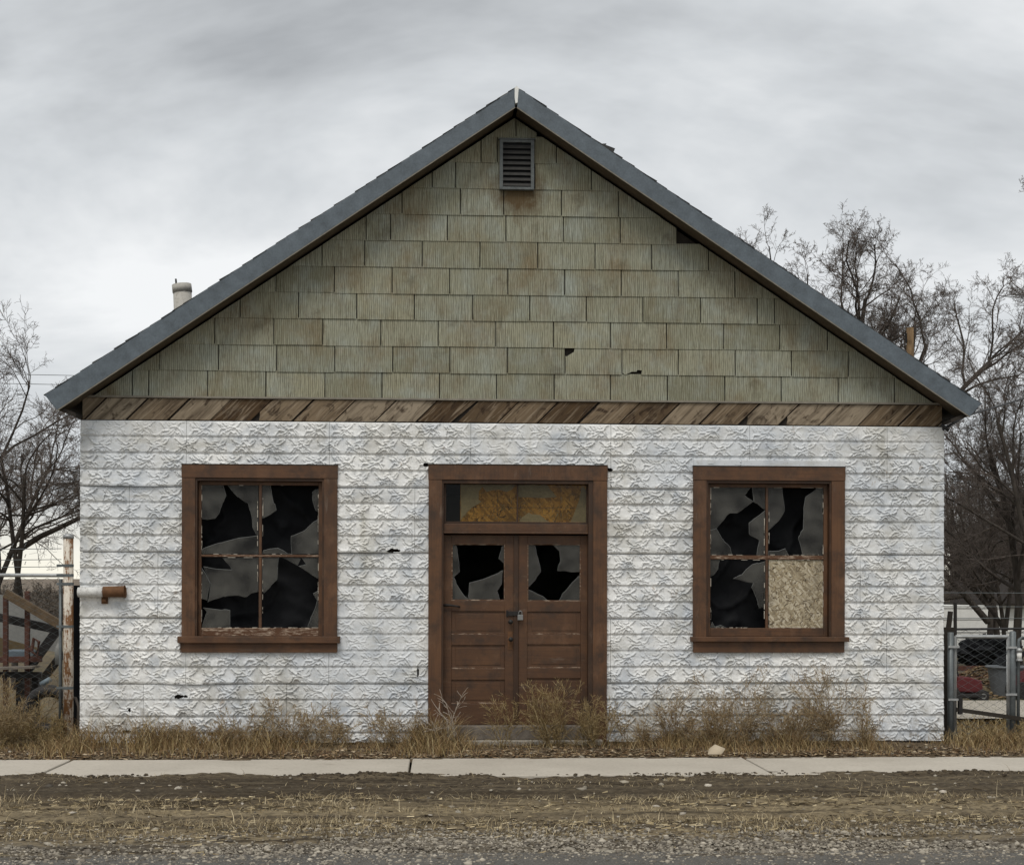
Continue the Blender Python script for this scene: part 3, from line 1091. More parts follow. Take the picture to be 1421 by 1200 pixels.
RL, RR = rake(eaveLb, peakb), rake(eaveRb, peakb)
broken = {(1, 7): 'a', (1, 8): 'b'}
for r in range(11):
    z0, z1 = zl[r], zl[r + 1] + 0.012
    js = [80] + JO[r] + [1345]
    zc_px = (lines[r] + lines[r + 1]) / 2
    for q in range(len(js) - 1):
        if r == 6 and q == len(js) - 2:
            continue                              # the missing shingle at the right rake
        x0, x1 = F(js[q], zc_px)[0] + 0.005, F(js[q + 1], zc_px)[0] - 0.005
        dz = random.uniform(-0.003, 0.003)
        poly = [(x0, z0 + dz + random.uniform(-.002, .002)), (x1, z0 + dz + random.uniform(-.002, .002)), (x1, z1), (x0, z1)]
        if (r, q) == (1, 8):                      # small corner broken off
            xh, zh = F(784, 488)[0], F(784, 488)[1]
            poly = [(x0, z0 + dz), (x1, z0 + dz), (x1, z1), (x0 + 0.10, z1), (x0 + 0.09, z1 - 0.05), (x0 + 0.012, z1 - 0.10), (x0, z1 - 0.095)]
        if (r, q) == (1, 9):
            poly = [(x0 + 0.03, z0 + dz), (x0 + 0.10, z0 + 0.035), (x0 + 0.15, z0 + 0.035), (x0 + 0.16, z0 + 0.055), (x0 + 0.21, z0 + 0.05), (x0 + 0.205, z0 + 0.03), (x0 + 0.2, z0 + dz), (x1, z0 + dz), (x1, z1), (x0, z1), (x0, z0 + 0.02)]
        poly = clip_poly(poly, RL[0], RL[1], RL[2] - 0.012)
        poly = clip_poly(poly, RR[0], RR[1], RR[2] - 0.012)
        if r == 10 and q in (0, 1, 2):
            pass
        if len(poly) < 3:
            continue
        ar = abs(sum(poly[i][0] * poly[(i + 1) % len(poly)][1] - poly[(i + 1) % len(poly)][0] * poly[i][1] for i in range(len(poly)))) / 2
        if ar < 0.002:
            continue
        tw = random.uniform(-0.0018, 0.0018)
        fy = lambda p, z0=z0, z1=z1, tw=tw: -0.003 - 0.009 * (z1 - p[1]) / (z1 - z0) - tw
        by = lambda p, z0=z0, z1=z1, tw=tw: 0.006 - 0.009 * (z1 - p[1]) / (z1 - z0) - tw
        s_ = MB(); s_.prism(poly, fy, by)
        s_.build('shingle', M['shingle'], house, bevel=0.0015)
# starter moulding under the bottom course
q = rect(112, 553.5, 1309, 556.5)
st_ = MB(); st_.box(q[0] + 0.02, q[1] - 0.02, -0.024, 0.004, q[2], q[3] - 0.004)
st_.build('trim', M['drip'], house)

# ---- roof
Yf, Yb = -OH, DEPTH + 0.3
for side, (ev, evb) in enumerate(((eaveL, eaveLb), (eaveR, eaveRb))):
    sx = 1 if side == 0 else -1
    pk = (peak[0] - 0.02 * sx, peak[1] - 0.012)
    pkb = (peakb[0] - 0.012 * sx, peakb[1])
    fa = MB(); fa.prism([ev, pk, pkb, evb], Yf, Yf + 0.03)
    fa.build('fascia', M['fascia'], house, bevel=0.004)
    d = Vector((peakb[0] - evb[0], peakb[1] - evb[1])).normalized()
    nrm = Vector((-d.y, d.x)) if d.x > 0 else Vector((d.y, -d.x))
    tr = MB()
    tr.prism([(evb[0], evb[1]), pkb, (pkb[0] - nrm.x * 0.009, pkb[1] - nrm.y * 0.009), (evb[0] - nrm.x * 0.009, evb[1] - nrm.y * 0.009)], Yf - 0.006, Yf + 0.012)
    tr.build('drip_edge', M['drip'], house)
    # soffit boards between fascia and wall
    so_ = MB()
    a, b = (evb[0] + nrm.x * .012, evb[1] + nrm.y * .012), (pkb[0] + nrm.x * .012, pkb[1] + nrm.y * .012)
    a2, b2 = (evb[0] + nrm.x * .03, evb[1] + nrm.y * .03), (pkb[0] + nrm.x * .03, pkb[1] + nrm.y * .03)
    so_.prism([a, b, b2, a2], Yf + 0.031, 0.028)
    so_.build('soffit', M['soffit'], house)
    # side eave soffit (outside the side wall) running back
    xw = XL if side == 0 else XR
    zw = evb[1] + (abs(xw - evb[0])) * abs(d.y / d.x) - 0.16
    es = MB()
    es.prism([(evb[0] + 0.01 * sx, evb[1] + 0.012), (xw + 0.015 * sx, zw - 0.02), (xw + 0.015 * sx, zw + 0.02), (evb[0] + 0.01 * sx, evb[1] + 0.05)], Yf + 0.032, Yb - 0.05)
    es.build('eave_soffit', M['dark'], house)
    rf = MB()
    th = 0.11
    rf.prism([(ev[0], ev[1]), (pk[0], pk[1]), (pk[0], pk[1] - th * 1.2), (ev[0] + nrm.x * -th, ev[1] - nrm.y * th)], Yf + 0.031, Yb)
    rf.build('roof', M['roofing'], house)
    # shingle courses on the slope, each a thin step
    co_ = MB()
    Ls = math.hypot(pk[0] - ev[0], pk[1] - ev[1])
    dd = Vector((pk[0] - ev[0], pk[1] - ev[1])) / Ls
    s0 = -0.01
    while s0 < Ls - 0.02:
        e0 = Vector(ev) + dd * s0
        e1 = Vector(ev) + dd * min(s0 + 0.165, Ls)
        l0 = 0.007 + random.uniform(0, 0.008); l1 = 0.003
        yj = random.uniform(-0.012, 0.006)
        co_.prism([(e0.x, e0.y + 0.001), (e1.x, e1.y + 0.001), (e1.x + nrm.x * l1, e1.y + nrm.y * l1), (e0.x + nrm.x * l0, e0.y + nrm.y * l0)], Yf + 0.004 + yj, Yb)
        s0 += 0.14 + random.uniform(-0.015, 0.015)
    c_ = co_.build('roof_courses', M['roofing'], house)
    c_['kind'] = 'stuff'
# ridge: white cap end showing in the slot, torn shingle on the right slope
rc = MB()
pkx, pkz = peak
rc.prism([(pkx - 0.035, pkz - 0.02), (pkx, pkz + 0.012), (pkx + 0.035, pkz - 0.02), (pkx + 0.014, pkz - 0.16), (pkx - 0.012, pkz - 0.17)], Yf + 0.002, Yf + 0.06)
rc.prism([(pkx - 0.16, pkz - 0.075), (pkx, pkz + 0.022), (pkx + 0.16, pkz - 0.075), (pkx + 0.16, pkz - 0.09), (pkx, pkz + 0.005), (pkx - 0.16, pkz - 0.09)], Yf + 0.061, Yb)
rc.build('ridge_cap', M['white'], house)
ts = MB()
tx, tz = F(832, 203, -0.15); tx2, tz2 = F(848, 209, -0.15)
ts.prism([(tx - 0.03, tz - 0.03), (tx + 0.01, tz - 0.008), (tx + 0.06, tz - 0.004), (tx + 0.055, tz - 0.02), (tx2 + 0.03, tz2 - 0.012), (tx2 + 0.01, tz2 - 0.05), (tx2 - 0.03, tz2 - 0.07)], -0.26, -0.12)
ts.build('torn_shingle', M['roofing'], house)

# ---- louvred vent
va = rect(693, 196, 741, 265)
ve = MB()
fw = 0.036
ve.box(va[0], va[0] + fw, -0.055, 0.0, va[2], va[3])
ve.box(va[1] - fw, va[1], -0.055, 0.0, va[2], va[3])
ve.box(va[0] + fw, va[1] - fw, -0.053, 0.0, va[3] - fw * 0.8, va[3])
ve.box(va[0] + fw, va[1] - fw, -0.053, 0.0, va[2], va[2] + fw * 0.8)
ve.box(va[0] - 0.012, va[1] + 0.012, -0.062, 0.0, va[3] + 0.001, va[3] + 0.014)
vent = ve.build('vent', M['vent'], house, bevel=0.003)
vb_ = MB(); vb_.box(va[0] + fw, va[1] - fw, -0.028, -0.022, va[2] + fw * .8, va[3] - fw * .8)
vb_.build('backing', M['black'], vent)
ns = 8
for k in range(ns):
    z = va[2] + fw + (va[3] - va[2] - 2 * fw) * (k + 0.5) / ns
    s_ = MB()
    s_.raw([(va[0] + fw, -0.052, z - 0.022), (va[1] - fw, -0.052, z - 0.022), (va[1] - fw, -0.029, z + 0.014), (va[0] + fw, -0.029, z + 0.014),
            (va[0] + fw, -0.052, z - 0.028), (va[1] - fw, -0.052, z - 0.028), (va[1] - fw, -0.029, z + 0.008), (va[0] + fw, -0.029, z + 0.008)],
           [(0, 1, 2, 3), (7, 6, 5, 4), (4, 5, 1, 0), (3, 2, 6, 7), (0, 3, 7, 4), (1, 5, 6, 2)])
    s_.build('slat', M['vent_dark'], vent)


# ---- windows
def prot(px, py, y):
    return F(px, py, y)


def shard(poly_px, y, parent, name='glass_shard'):
    rj = random.Random(int(poly_px[0][0] * 97 + poly_px[1][1] * 31 + len(poly_px)))
    pts = [Vector(F(px, py, y)) for px, py in poly_px]
    if sum(pts[i].x * pts[(i + 1) % len(pts)].y - pts[(i + 1) % len(pts)].x * pts[i].y for i in range(len(pts))) < 0:
        pts = pts[::-1]
    fine = []
    for i, p in enumerate(pts):          # straight breaks with small nicks
        q = pts[(i + 1) % len(pts)]
        fine.append(p)
        d = q - p
        straight = abs(d.x) < 0.006 or abs(d.y) < 0.006
        if d.length > 0.09 and not straight:
            n_ = Vector((-d.y, d.x)).normalized()
            for t in sorted(rj.uniform(.15, .85) for _ in range(2)):
                fine.append(p + d * t + n_ * rj.uniform(-.006, .006))
    n = len(fine)
    ins = []
    for i in range(n):
        a, p, b = fine[i - 1], fine[i], fine[(i + 1) % n]
        n1_ = Vector((-(p - a).y, (p - a).x)).normalized(); n2_ = Vector((-(b - p).y, (b - p).x)).normalized()
        m_ = n1_ + n2_
        m_ = m_.normalized() if m_.length > 0.2 else n1_
        k = 0.0042 / max(0.5, m_.dot(n1_))
        ins.append(p + m_ * k)
    mb = MB()
    mb.raw([(p.x, y, p.y) for p in ins] + [(p.x, y + 0.005, p.y) for p in fine],
           [tuple(range(n)), tuple(range(2 * n - 1, n - 1, -1))])
    for i in range(n):
        j = (i + 1) % n
        mb.f.append((i, n + i, n + j, j)); mb.m.append(1)
    return mb.build(name, [M['glass'], M['glass_edge']], parent)


def conv(ox, oy, sc, polys):
    return [[(ox + x / sc, oy + y / sc) for x, y in p] for p in polys]


def window(c, label, shards):
    """c: measured photo lines of the casing, sash and panes"""
    yc = -0.060
    R4 = lambda x0, y0, x1, y1, y=yc: rect(x0, y0, x1, y1, y)
    cs = MB()
    ol, orr, hd, hb_ = c['ol'], c['or'], c['top'], c['head']
    il, ir, sill0 = c['il'], c['ir'], c['sill'][0]
    a = R4(ol, hb_, il, sill0)
    a2 = R4(ir, hb_, orr, sill0)
    h = R4(ol, hd, orr, hb_)
    jt = 0.02   # jamb lining: the window's own mesh, everything else hangs on it
    cs.box(a[1] - 0.002, a[1] + jt, yc + 0.012, 0.15, a[2], a[3])
    cs.box(a2[0] - jt, a2[0] + 0.002, yc + 0.012, 0.15, a[2], a[3])
    cs.box(a[1] + jt, a2[0] - jt, yc + 0.012, 0.15, a[3] - 0.028, a[3])
    win = cs.build('window', M['brown_dark'], house, bevel=0.002)
    win['label'] = label
    for q_ in (a, a2):
        sc_ = MB(); sc_.box(q_[0], q_[1], yc, 0.018, a[2], a[3])
        sc_.build('side_casing', M['brown'], win, bevel=0.003)
    hd_ = MB(); hd_.box(a[0] - 0.003, a2[1] + 0.003, yc - 0.004, 0.018, a[3] + 0.0015, h[3])
    hd_.build('head_casing', M['brown_h'], win, bevel=0.003)
    # head cap
    hc = MB(); hc.box(a[0] - 0.006, a2[1] + 0.006, yc - 0.008, -0.01, h[3] + 0.001, h[3] + 0.008)
    hc.build('head_cap', M['dark'], win)
    s = R4(*c['sillx'][:1], c['sill'][0], c['sillx'][1], c['sill'][1])
    sl_ = MB(); sl_.box(s[0], s[1], yc - 0.045, 0.15, s[2], s[3])
    sl_.build('sill', M['brown_h'], win, bevel=0.005)
    ap = R4(c['apx'][0], c['sill'][1], c['apx'][1], c['apron'])
    ap_ = MB(); ap_.box(ap[0], ap[1], yc, 0.018, ap[2], ap[3] - 0.001)
    ap_.build('apron', M['brown_h'], win, bevel=0.003)
    # sash
    ys = 0.022
    panes = c['panes']
    P = [rect(*p, ys) for p in panes]      # TL TR BL BR
    sx0, sx1 = a[1] + jt + 0.001, a2[0] - jt - 0.001
    zlo, zhi = s[3] + 0.001, a[3] - 0.029
    px0_, px1_ = P[0][0], P[1][1]
    mz0, mz1 = P[2][3], P[0][2]
    mx0, mx1 = (P[0][1] + P[2][1]) / 2, (P[1][0] + P[3][0]) / 2
    sa = MB()
    sa.box(sx0, px0_, ys, ys + 0.035, zlo, zhi)
    sa.box(px1_, sx1, ys, ys + 0.035, zlo, zhi)
    sa.box(px0_, px1_, ys + 0.001, ys + 0.035, P[0][3], zhi)
    sash = sa.build('sash', M['brown'], win, bevel=0.004)
    br = MB(); br.box(px0_, px1_, ys + 0.0005, ys + 0.035, zlo, P[2][2])
    br.build('bottom_rail', M['ledge'] if c.get('chip') else M['brown_h'], win, bevel=0.004)
    mu = MB()
    mu.box(mx0 + 0.008, mx1 - 0.008, ys + 0.003, ys + 0.028, P[2][2], mz0)
    mu.box(mx0 + 0.008, mx1 - 0.008, ys + 0.003, ys + 0.028, mz1, P[0][3])
    mu.build('muntin', M['brown'], win, bevel=0.004)
    mh = MB(); mh.box(px0_, px1_, ys + 0.001, ys + 0.028, mz0 + 0.003, mz1 - 0.003)
    mh.build('muntin', M['ledge'], win, bevel=0.004)
    pu = MB()   # old putty left round the panes, broken into bits
    for (x0, x1, z0, z1) in P:
        for k in range(26):
            t0 = random.random(); ln = random.uniform(0.02, 0.09)
            edge = random.choice('lrtb')
            if edge in 'lr':
                zz = z0 + t0 * (z1 - z0 - ln)
                xx = x0 if edge == 'l' else x1 - 0.008
                pu.box(xx, xx + random.uniform(.003, .008), ys + 0.004, ys + 0.012, zz, zz + ln)
            elif edge == 'b' or random.random() < 0.3:
                xx = x0 + t0 * (x1 - x0 - ln)
                zz = z0 if edge == 'b' else z1 - 0.006
                pu.box(xx, xx + ln, ys + 0.0045, ys + 0.0125, zz, zz + random.uniform(.003, .007))
    pt = pu.build('putty', M['putty'], win)
    pt['kind'] = 'stuff'
    for sh in shards:
        shard(sh, ys + 0.013, win)
    return win, P


LW = dict(ol=252, il=270.6, ir=449.5, top=645, head=662.8, sill=(882.5, 892), sillx=(247, 472), apx=(250, 468), apron=905,
          panes=[(279.5, 672.8, 358, 769), (364.2, 672.8, 442.2, 769), (279.5, 772.8, 358, 871), (364.2, 772.8, 442.2, 871)], chip=True)
LW['or'] = 468
lsh = conv(230, 630, 4.138, [
    [(203, 175), (330, 175), (348, 240), (325, 285), (310, 335), (285, 370), (240, 377), (203, 372)],
    [(352, 175), (532, 175), (532, 465), (518, 460), (497, 420), (490, 350), (472, 285), (430, 258), (390, 225)],
    [(203, 574), (207, 545), (300, 510), (420, 480), (522, 467), (532, 470), (532, 574)],
    [(553, 175), (603, 175), (612, 240), (636, 322), (600, 348), (553, 370)],
    [(880, 200), (880, 332), (860, 325), (845, 280), (840, 220), (855, 203)],
    [(880, 365), (830, 405), (800, 435), (718, 470), (722, 574), (880, 574)],
    [(553, 574), (560, 552), (600, 542), (645, 538), (680, 555), (705, 574)],
    [(325, 594), (532, 594), (532, 790), (490, 800), (465, 820), (400, 812), (330, 818), (240, 850), (258, 745), (215, 645), (290, 658), (378, 662), (365, 640)],
    [(203, 640), (257, 742), (238, 840), (203, 830)],
    [(206, 1000), (235, 905), (212, 880), (370, 895), (370, 1000)],
    [(553, 594), (650, 594), (640, 720), (595, 770), (565, 798), (553, 790)],
    [(665, 594), (760, 594), (776, 600), (757, 640), (720, 620)],
    [(779, 594), (880, 594), (880, 715), (820, 680), (760, 643), (805, 632)],
    [(880, 780), (862, 790), (845, 800), (868, 840), (850, 900), (815, 985), (820, 1000), (880, 1000)]])
window(LW, 'left window with every pane smashed', lsh)
RW = dict(ol=962, il=980.4, ir=1154, top=647.5, head=666.2, sill=(883.3, 890), sillx=(958, 1177), apx=(962.2, 1172), apron=905,
          panes=[(986, 676, 1061.5, 770), (1067, 676, 1143, 770), (986, 776.2, 1061.5, 871), (1067, 776.2, 1143, 871)])
RW['or'] = 1172.6
rsh = conv(940, 630, 4.138, [
    [(188, 188), (425, 188), (388, 235), (435, 270), (430, 278), (345, 340), (300, 340), (225, 425), (188, 435)],
    [(429, 188), (504, 188), (504, 318), (437, 275)],
    [(188, 437), (225, 425), (270, 500), (305, 535), (315, 582), (188, 582)],
    [(504, 322), (470, 350), (410, 395), (412, 460), (470, 495), (455, 582), (504, 582)],
    [(523, 188), (603, 188), (612, 270), (616, 330), (585, 380), (523, 440)],
    [(842, 188), (805, 195), (735, 245), (725, 330), (722, 430), (695, 475), (710, 540), (720, 585), (842, 585)],
    [(523, 555), (580, 555), (620, 540), (640, 585), (523, 585)],
    [(188, 603), (248, 603), (235, 660), (210, 695), (188, 702)],
    [(318, 715), (370, 690), (395, 660), (430, 632), (512, 612), (512, 875), (470, 885), (455, 830), (425, 765), (435, 740)],
    [(188, 1000), (200, 960), (215, 990), (250, 980), (290, 1000)]])
rwin, RP = window(RW, 'right window with a strand board in its lower right pane', rsh)
ob = MB(); ob.box(RP[3][0] + 0.001, RP[3][1] - 0.001, 0.040, 0.052, RP[3][2] + 0.001, RP[3][3] - 0.004)
board = ob.build('strand_board', M['osb'], rwin)
# loose strands on the board face
fk = MB()
x0, x1, z0, z1 = RP[3]
for k in range(420):
    cx_, cz_ = random.uniform(x0 + 0.02, x1 - 0.02), random.uniform(z0 + 0.02, z1 - 0.02)
    a_ = random.gauss(0.5, 0.6) if random.random() < 0.6 else random.uniform(0, 3.14)
    l_, w_ = random.uniform(0.02, 0.06), random.uniform(0.003, 0.010)
    ca, sa_ = math.cos(a_), math.sin(a_)
    yv = 0.0395 - random.uniform(0.0, 0.004)
    t = random.choice([(0.42, 0.34, 0.22), (0.30, 0.24, 0.15), (0.50, 0.43, 0.30), (0.17, 0.13, 0.085), (0.36, 0.29, 0.19), (0.10, 0.08, 0.055)])
    pts = [(-l_ / 2, -w_ / 2), (l_ / 2, -w_ / 2 * random.uniform(.2, 1)), (l_ / 2 * .9, w_ / 2), (-l_ / 2, w_ / 2)]
    q4 = [(min(x1, max(x0, cx_ + p * ca - q * sa_)), yv, min(z1, max(z0, cz_ + p * sa_ + q * ca))) for p, q in pts]
    fk.raw(q4, [(0, 1, 2, 3)], 0, (*t, 1))
f_ = fk.build('wood_strands', M['tint'], rwin)
f_['kind'] = 'stuff'


def drape(name, label, x0, x1, z0, z1, y, seed):
    nx_, nz_ = 60, 70
    X, Z = np.meshgrid(np.linspace(x0, x1, nx_ + 1), np.linspace(z0, z1, nz_ + 1))
    d = (fbm(X * 3.2 + Z * 1.9, Z * 2.4 - X * 0.8, seed, 5) - 0.5) * 0.13
    rd = 1 - np.abs(2 * fbm(X * 1.6 - Z * 1.1, Z * 2.2 + X * 0.9, seed + 5, 3) - 1)
    d = d - 0.05 * rd ** 8
    V = np.stack([X.ravel(), (y + d).ravel(), Z.ravel()], 1)
    i = np.arange(nz_)[:, None] * (nx_ + 1) + np.arange(nx_)[None, :]
    Fc = np.stack([i, i + 1, i + nx_ + 2, i + nx_ + 1], -1).reshape(-1, 4)
    o = link(name, np_mesh(name, V, Fc, M['black'], True))
    return tag(o, label, 'cloth', 'black cloths hung inside the windows')


o_ = OPEN[0]
drape('black_cloth', 'black creased cloth hung behind the left window', o_[0] - .05, o_[1] + .05, o_[2] - .05, o_[3] + .05, 0.30, 3)
o_ = OPEN[2]
drape('black_cloth', 'black creased cloth hung behind the right window', o_[0] - .05, o_[1] + .05, o_[2] - .05, o_[3] + .05, 0.30, 13)

# ---- doorway
yc = -0.060
dc = MB()
a = rect(594.3, 665.5, 612.8, 1030, yc); b_ = rect(823, 665.5, 842.5, 1030, yc)
h = rect(594.3, 645.3, 841, 665.5, yc)
dc.box(a[0], a[1], yc, 0.018, 0.0, a[3]); dc.box(b_[0], b_[1], yc, 0.018, 0.0, a[3])
dc.box(a[0] - .003, b_[1] + .003, yc - .004, 0.018, a[3] + .0015, h[3])
dframe = dc.build('door_frame', M['brown'], house, bevel=0.003)
jb = MB()
jb.box(a[1] - .002, a[1] + .018, yc + .012, 0.16, 0.03, a[3]); jb.box(b_[0] - .05, b_[0] + .002, yc + .012, 0.16, 0.03, a[3])
jb.box(a[1] + .018, b_[0] - .05, yc + .012, 0.16, a[3] - .035, a[3])
jb.build('jamb', M['brown_dark'], dframe, bevel=0.002)
tb = rect(613.5, 727, 820, 741.5, 0.0)
t_ = MB(); t_.box(a[1] + .019, b_[0] - .051, -0.012, 0.10, tb[2] + .03, tb[3])
t_.box(a[1] + .019, b_[0] - .051, -0.03, 0.10, tb[2] + .008, tb[2] + .029)
t_.build('transom_bar', M['chipped'], dframe, bevel=0.004)
hc = MB(); hc.box(a[0] - .006, b_[1] + .006, yc - .008, -.01, h[3] + .001, h[3] + .008)
hc.build('head_cap', M['dark'], dframe)
# transom light
TX0, TX1 = a[1] + .019, b_[0] - .051
g0 = rect(619, 671.6, 717, 723.5, 0.05); g1 = rect(719, 671.6, 813.5, 723.5, 0.05)
ts_ = MB()
ts_.box(TX0, g0[0], 0.03, 0.07, tb[3] + .001, a[3] - .036); ts_.box(g1[1], TX1, 0.03, 0.07, tb[3] + .001, a[3] - .036)
ts_.box(g0[0], g1[1], 0.031, 0.07, tb[3] + .001, g0[2]); ts_.box(g0[0], g1[1], 0.031, 0.07, g0[3], a[3] - .036)
ts_.box(g0[1], g1[0], 0.032, 0.068, g0[2], g0[3])
transom = ts_.build('transom_window', M['brown_dark'], house, bevel=0.003)
for gg in (g0, g1):
    m_ = MB(); m_.box(gg[0], gg[1], 0.048, 0.052, gg[2], gg[3])
    m_.build('glass_pane', M['glass_clean'], transom)
# boards behind the transom
bx0, bx1 = F(638.5, 700, 0.09)[0], F(816, 700, 0.09)[0]
zm = F(716, 704, 0.09)[1]
cutx = [bx0, F(690, 700, .09)[0], F(718, 700, .09)[0], F(778, 700, .09)[0], bx1]
for k in range(4):
    for (zz0, zz1) in ((g0[2] - .02, zm - .002), (zm + .002, g0[3] + .02)):
        bd = MB(); bd.box(cutx[k] + .0015, cutx[k + 1] - .0015, 0.09, 0.102, zz0, zz1)
        bd.build('board', M['osb_amber'], transom)
for pol in conv(610, 660, 6.459, [
        [(190, 60), (690, 60), (650, 125), (600, 145), (530, 125), (470, 130), (420, 145), (385, 100), (352, 140), (350, 215), (375, 235), (290, 285), (210, 365), (190, 400)],
        [(705, 60), (950, 60), (985, 110), (1050, 190), (930, 200), (705, 190)],
        [(1330, 150), (1330, 420), (1170, 420), (1205, 340), (1250, 220), (1275, 95), (1300, 110)],
        [(705, 420), (740, 370), (800, 330), (830, 345), (900, 350), (960, 400), (1000, 420)]]):
    m_ = MB(); m_.prism([F(px, py, .085) for px, py in pol], .085, .087)
    m_.build('torn_paper', M['paper'], transom)

fk = MB()
for k in range(330):
    cx_, cz_ = random.uniform(bx0 + .02, bx1 - .02), random.uniform(g0[2] - .01, g0[3] - .02 if random.random() < .5 else (g0[2] + g0[3]) / 2)
    a_ = random.gauss(1.0, .5); l_, w_ = random.uniform(.02, .055), random.uniform(.003, .008)
    ca, sa_ = math.cos(a_), math.sin(a_); yv = .0895 - random.uniform(0, .0035)
    t = random.choice([(.62, .42, .17), (.50, .32, .10), (.72, .52, .26), (.20, .11, .03), (.10, .055, .018), (.34, .20, .06)])
    fk.raw([(cx_ + p * ca - q * sa_, yv, cz_ + p * sa_ + q * ca) for p, q in ((-l_ / 2, -w_ / 2), (l_ / 2, -w_ / 3), (l_ / 2 * .9, w_ / 2), (-l_ / 2, w_ / 2))], [(0, 1, 2, 3)], 0, (*t, 1))
f_ = fk.build('wood_strands', M['tint'], transom)
f_['kind'] = 'stuff'

# door leaves: stiles and rails round glass and three recessed panels
yd = 0.055


def leaf(x0, x1, glass, panels, pair_label, shards):
    Z0 = F(716, 1005, yd)[1]; Z1 = F(716, 742.3, yd)[1]
    X0, X1 = F(x0, 870, yd)[0], F(x1, 870, yd)[0]
    gl = rect(*glass, yd)
    ps = [rect(*p, yd) for p in panels]
    d_ = MB()
    d_.box(X0, gl[0], yd, yd + .045, Z0, Z1); d_.box(gl[1], X1, yd, yd + .045, Z0, Z1)
    zs = [Z1, gl[3], gl[2]]
    d_.box(gl[0], gl[1], yd + .0005, yd + .045, gl[3], Z1)
    prev = gl[2]
    for p in ps:
        d_.box(gl[0], gl[1], yd + .0005, yd + .045, p[3], prev)
        prev = p[2]
    d_.box(gl[0], gl[1], yd + .0005, yd + .045, Z0, prev)
    door = d_.build('door', M['brown_door'], house, bevel=0.004)
    door['label'] = pair_label
    for p in ps:
        pm = MB(); pm.box(gl[0] + .0005, gl[1] - .0005, yd + .014, yd + .03, p[2] + .0005, p[3] - .0005)
        pm.box(gl[0] + .045, gl[1] - .045, yd + .010, yd + .0145, p[2] + .04, p[3] - .03)
        pm.build('panel', M['brown_door'], door, bevel=0.003)
        bd = MB()
        bd.box(gl[0] + .002, gl[1] - .002, yd + .003, yd + .0135, p[2] + .001, p[2] + .012)
        bd.build('ledge', M['ledge'], door, bevel=0.002)
    bz = MB()
    t = 0.011
    bz.box(gl[0], gl[0] + t, yd + .004, yd + .012, gl[2], gl[3]); bz.box(gl[1] - t, gl[1], yd + .004, yd + .012, gl[2], gl[3])
    bz.box(gl[0] + t, gl[1] - t, yd + .004, yd + .012, gl[2], gl[2] + t); bz.box(gl[0] + t, gl[1] - t, yd + .004, yd + .012, gl[3] - t * .6, gl[3])
    bz.build('glazing_bead', M['ledge'], door, bevel=0.002)
    for sh in shards:
        shard(sh, yd + 0.016, door)
    return door


dl = leaf(613.6, 713.6, (626.6, 755, 700.8, 833), [(626.6, 848, 700.8, 880), (626.6, 895, 700.8, 927.7), (626.6, 943, 700.8, 976)], 'left door with broken glass and black knobs',
          conv(580, 630, 3.0, [
              [(140, 376), (160, 378), (170, 440), (175, 490), (150, 512), (165, 545), (195, 590), (208, 600), (205, 610), (140, 610)],
              [(212, 610), (208, 590), (213, 535), (300, 508), (355, 483), (350, 540), (330, 570), (345, 610)],
              [(364, 376), (348, 385), (335, 435), (357, 455), (364, 490)]]))
dr = leaf(719.6, 820, (731.8, 755, 806, 834), [(731.8, 848.5, 806, 880), (731.8, 894, 806, 926.7), (731.8, 941, 806, 973.5)], 'right door with broken glass and no knob',
          conv(580, 630, 3.0, [
              [(453, 376), (488, 378), (500, 430), (513, 490), (490, 525), (465, 550), (453, 560)],
              [(560, 376), (682, 376), (682, 490), (640, 492), (580, 485), (592, 440), (588, 405)],
              [(453, 560), (520, 590), (545, 612), (453, 612)],
              [(682, 495), (640, 535), (600, 580), (585, 612), (682, 612)]]))
q = rect(714, 742.5, 719, 1005, yd)
am = MB(); am.box(q[0] - .012, q[1] + .004, yd - .012, yd + .02, q[2], q[3])
am.build('astragal', M['brown_dark'], dr, bevel=.003)


def disc(mb, x, z, y0, y1, r0, r1=None, n=14):
    mb.tube([(x, y1, z), (x, y0, z)], [r0, r1 if r1 is not None else r0], n)


# hasp, padlock, knobs, lock plates, pull bar
kn = MB()
kx, kz = F(708.5, 886, yd)
pl = rect(704.5, 876, 711.5, 901.5, yd)
kn.box(pl[0], pl[1], yd - .004, yd - .0005, pl[2], pl[3])
kn.build('lock_plate', M['rust'], dl, bevel=.002)
for (px, py) in ((708.3, 862.5), (708.5, 886.7)):
    kx, kz = F(px, py, yd)
    k_ = MB(); disc(k_, kx, kz, yd - .03, yd - .003, .011); disc(k_, kx, kz, yd - .058, yd - .03, .021, .026)
    k_.build('knob', M['iron'], dl, True)
hx = rect(705, 848, 722.5, 854, yd)
hs = MB(); hs.box(hx[0], hx[1], yd - .022, yd - .013, hx[2], hx[3])
hs.box(hx[0] - .02, hx[0] - .001, yd - .012, yd - .0005, hx[2] - .01, hx[3] + .012)
hs.build('hasp', M['iron'], dl, bevel=.002)
lx0, lx1, lz0, lz1 = rect(718, 852.5, 725.5, 860, yd)
lk = MB(); lk.box(lx0, lx1, yd - .045, yd - .024, lz0, lz1)
xc = (lx0 + lx1) / 2
lk.tube([(xc + .018 * math.cos(t), yd - .034, lz1 + .012 + .028 * math.sin(t)) for t in np.linspace(-0.4, math.pi + .4, 10)], .005, 6)
lk.build('padlock', M['steel'], dr, bevel=.003)
pb = MB()
p0, p1 = F(614.5, 839.5, yd), F(638, 841, yd)
pb.tube([(p0[0], yd - .03, p0[1]), (p0[0] + .08, yd - .034, p0[1]), (p1[0] - .03, yd - .03, p1[1]), (p1[0], yd - .001, p1[1] - .004)], [.014, .012, .010, .009], 8)
pb.build('pull_bar', M['iron'], dl, True)
th_ = MB()
zt0 = F(716, 1006, 0)[1]
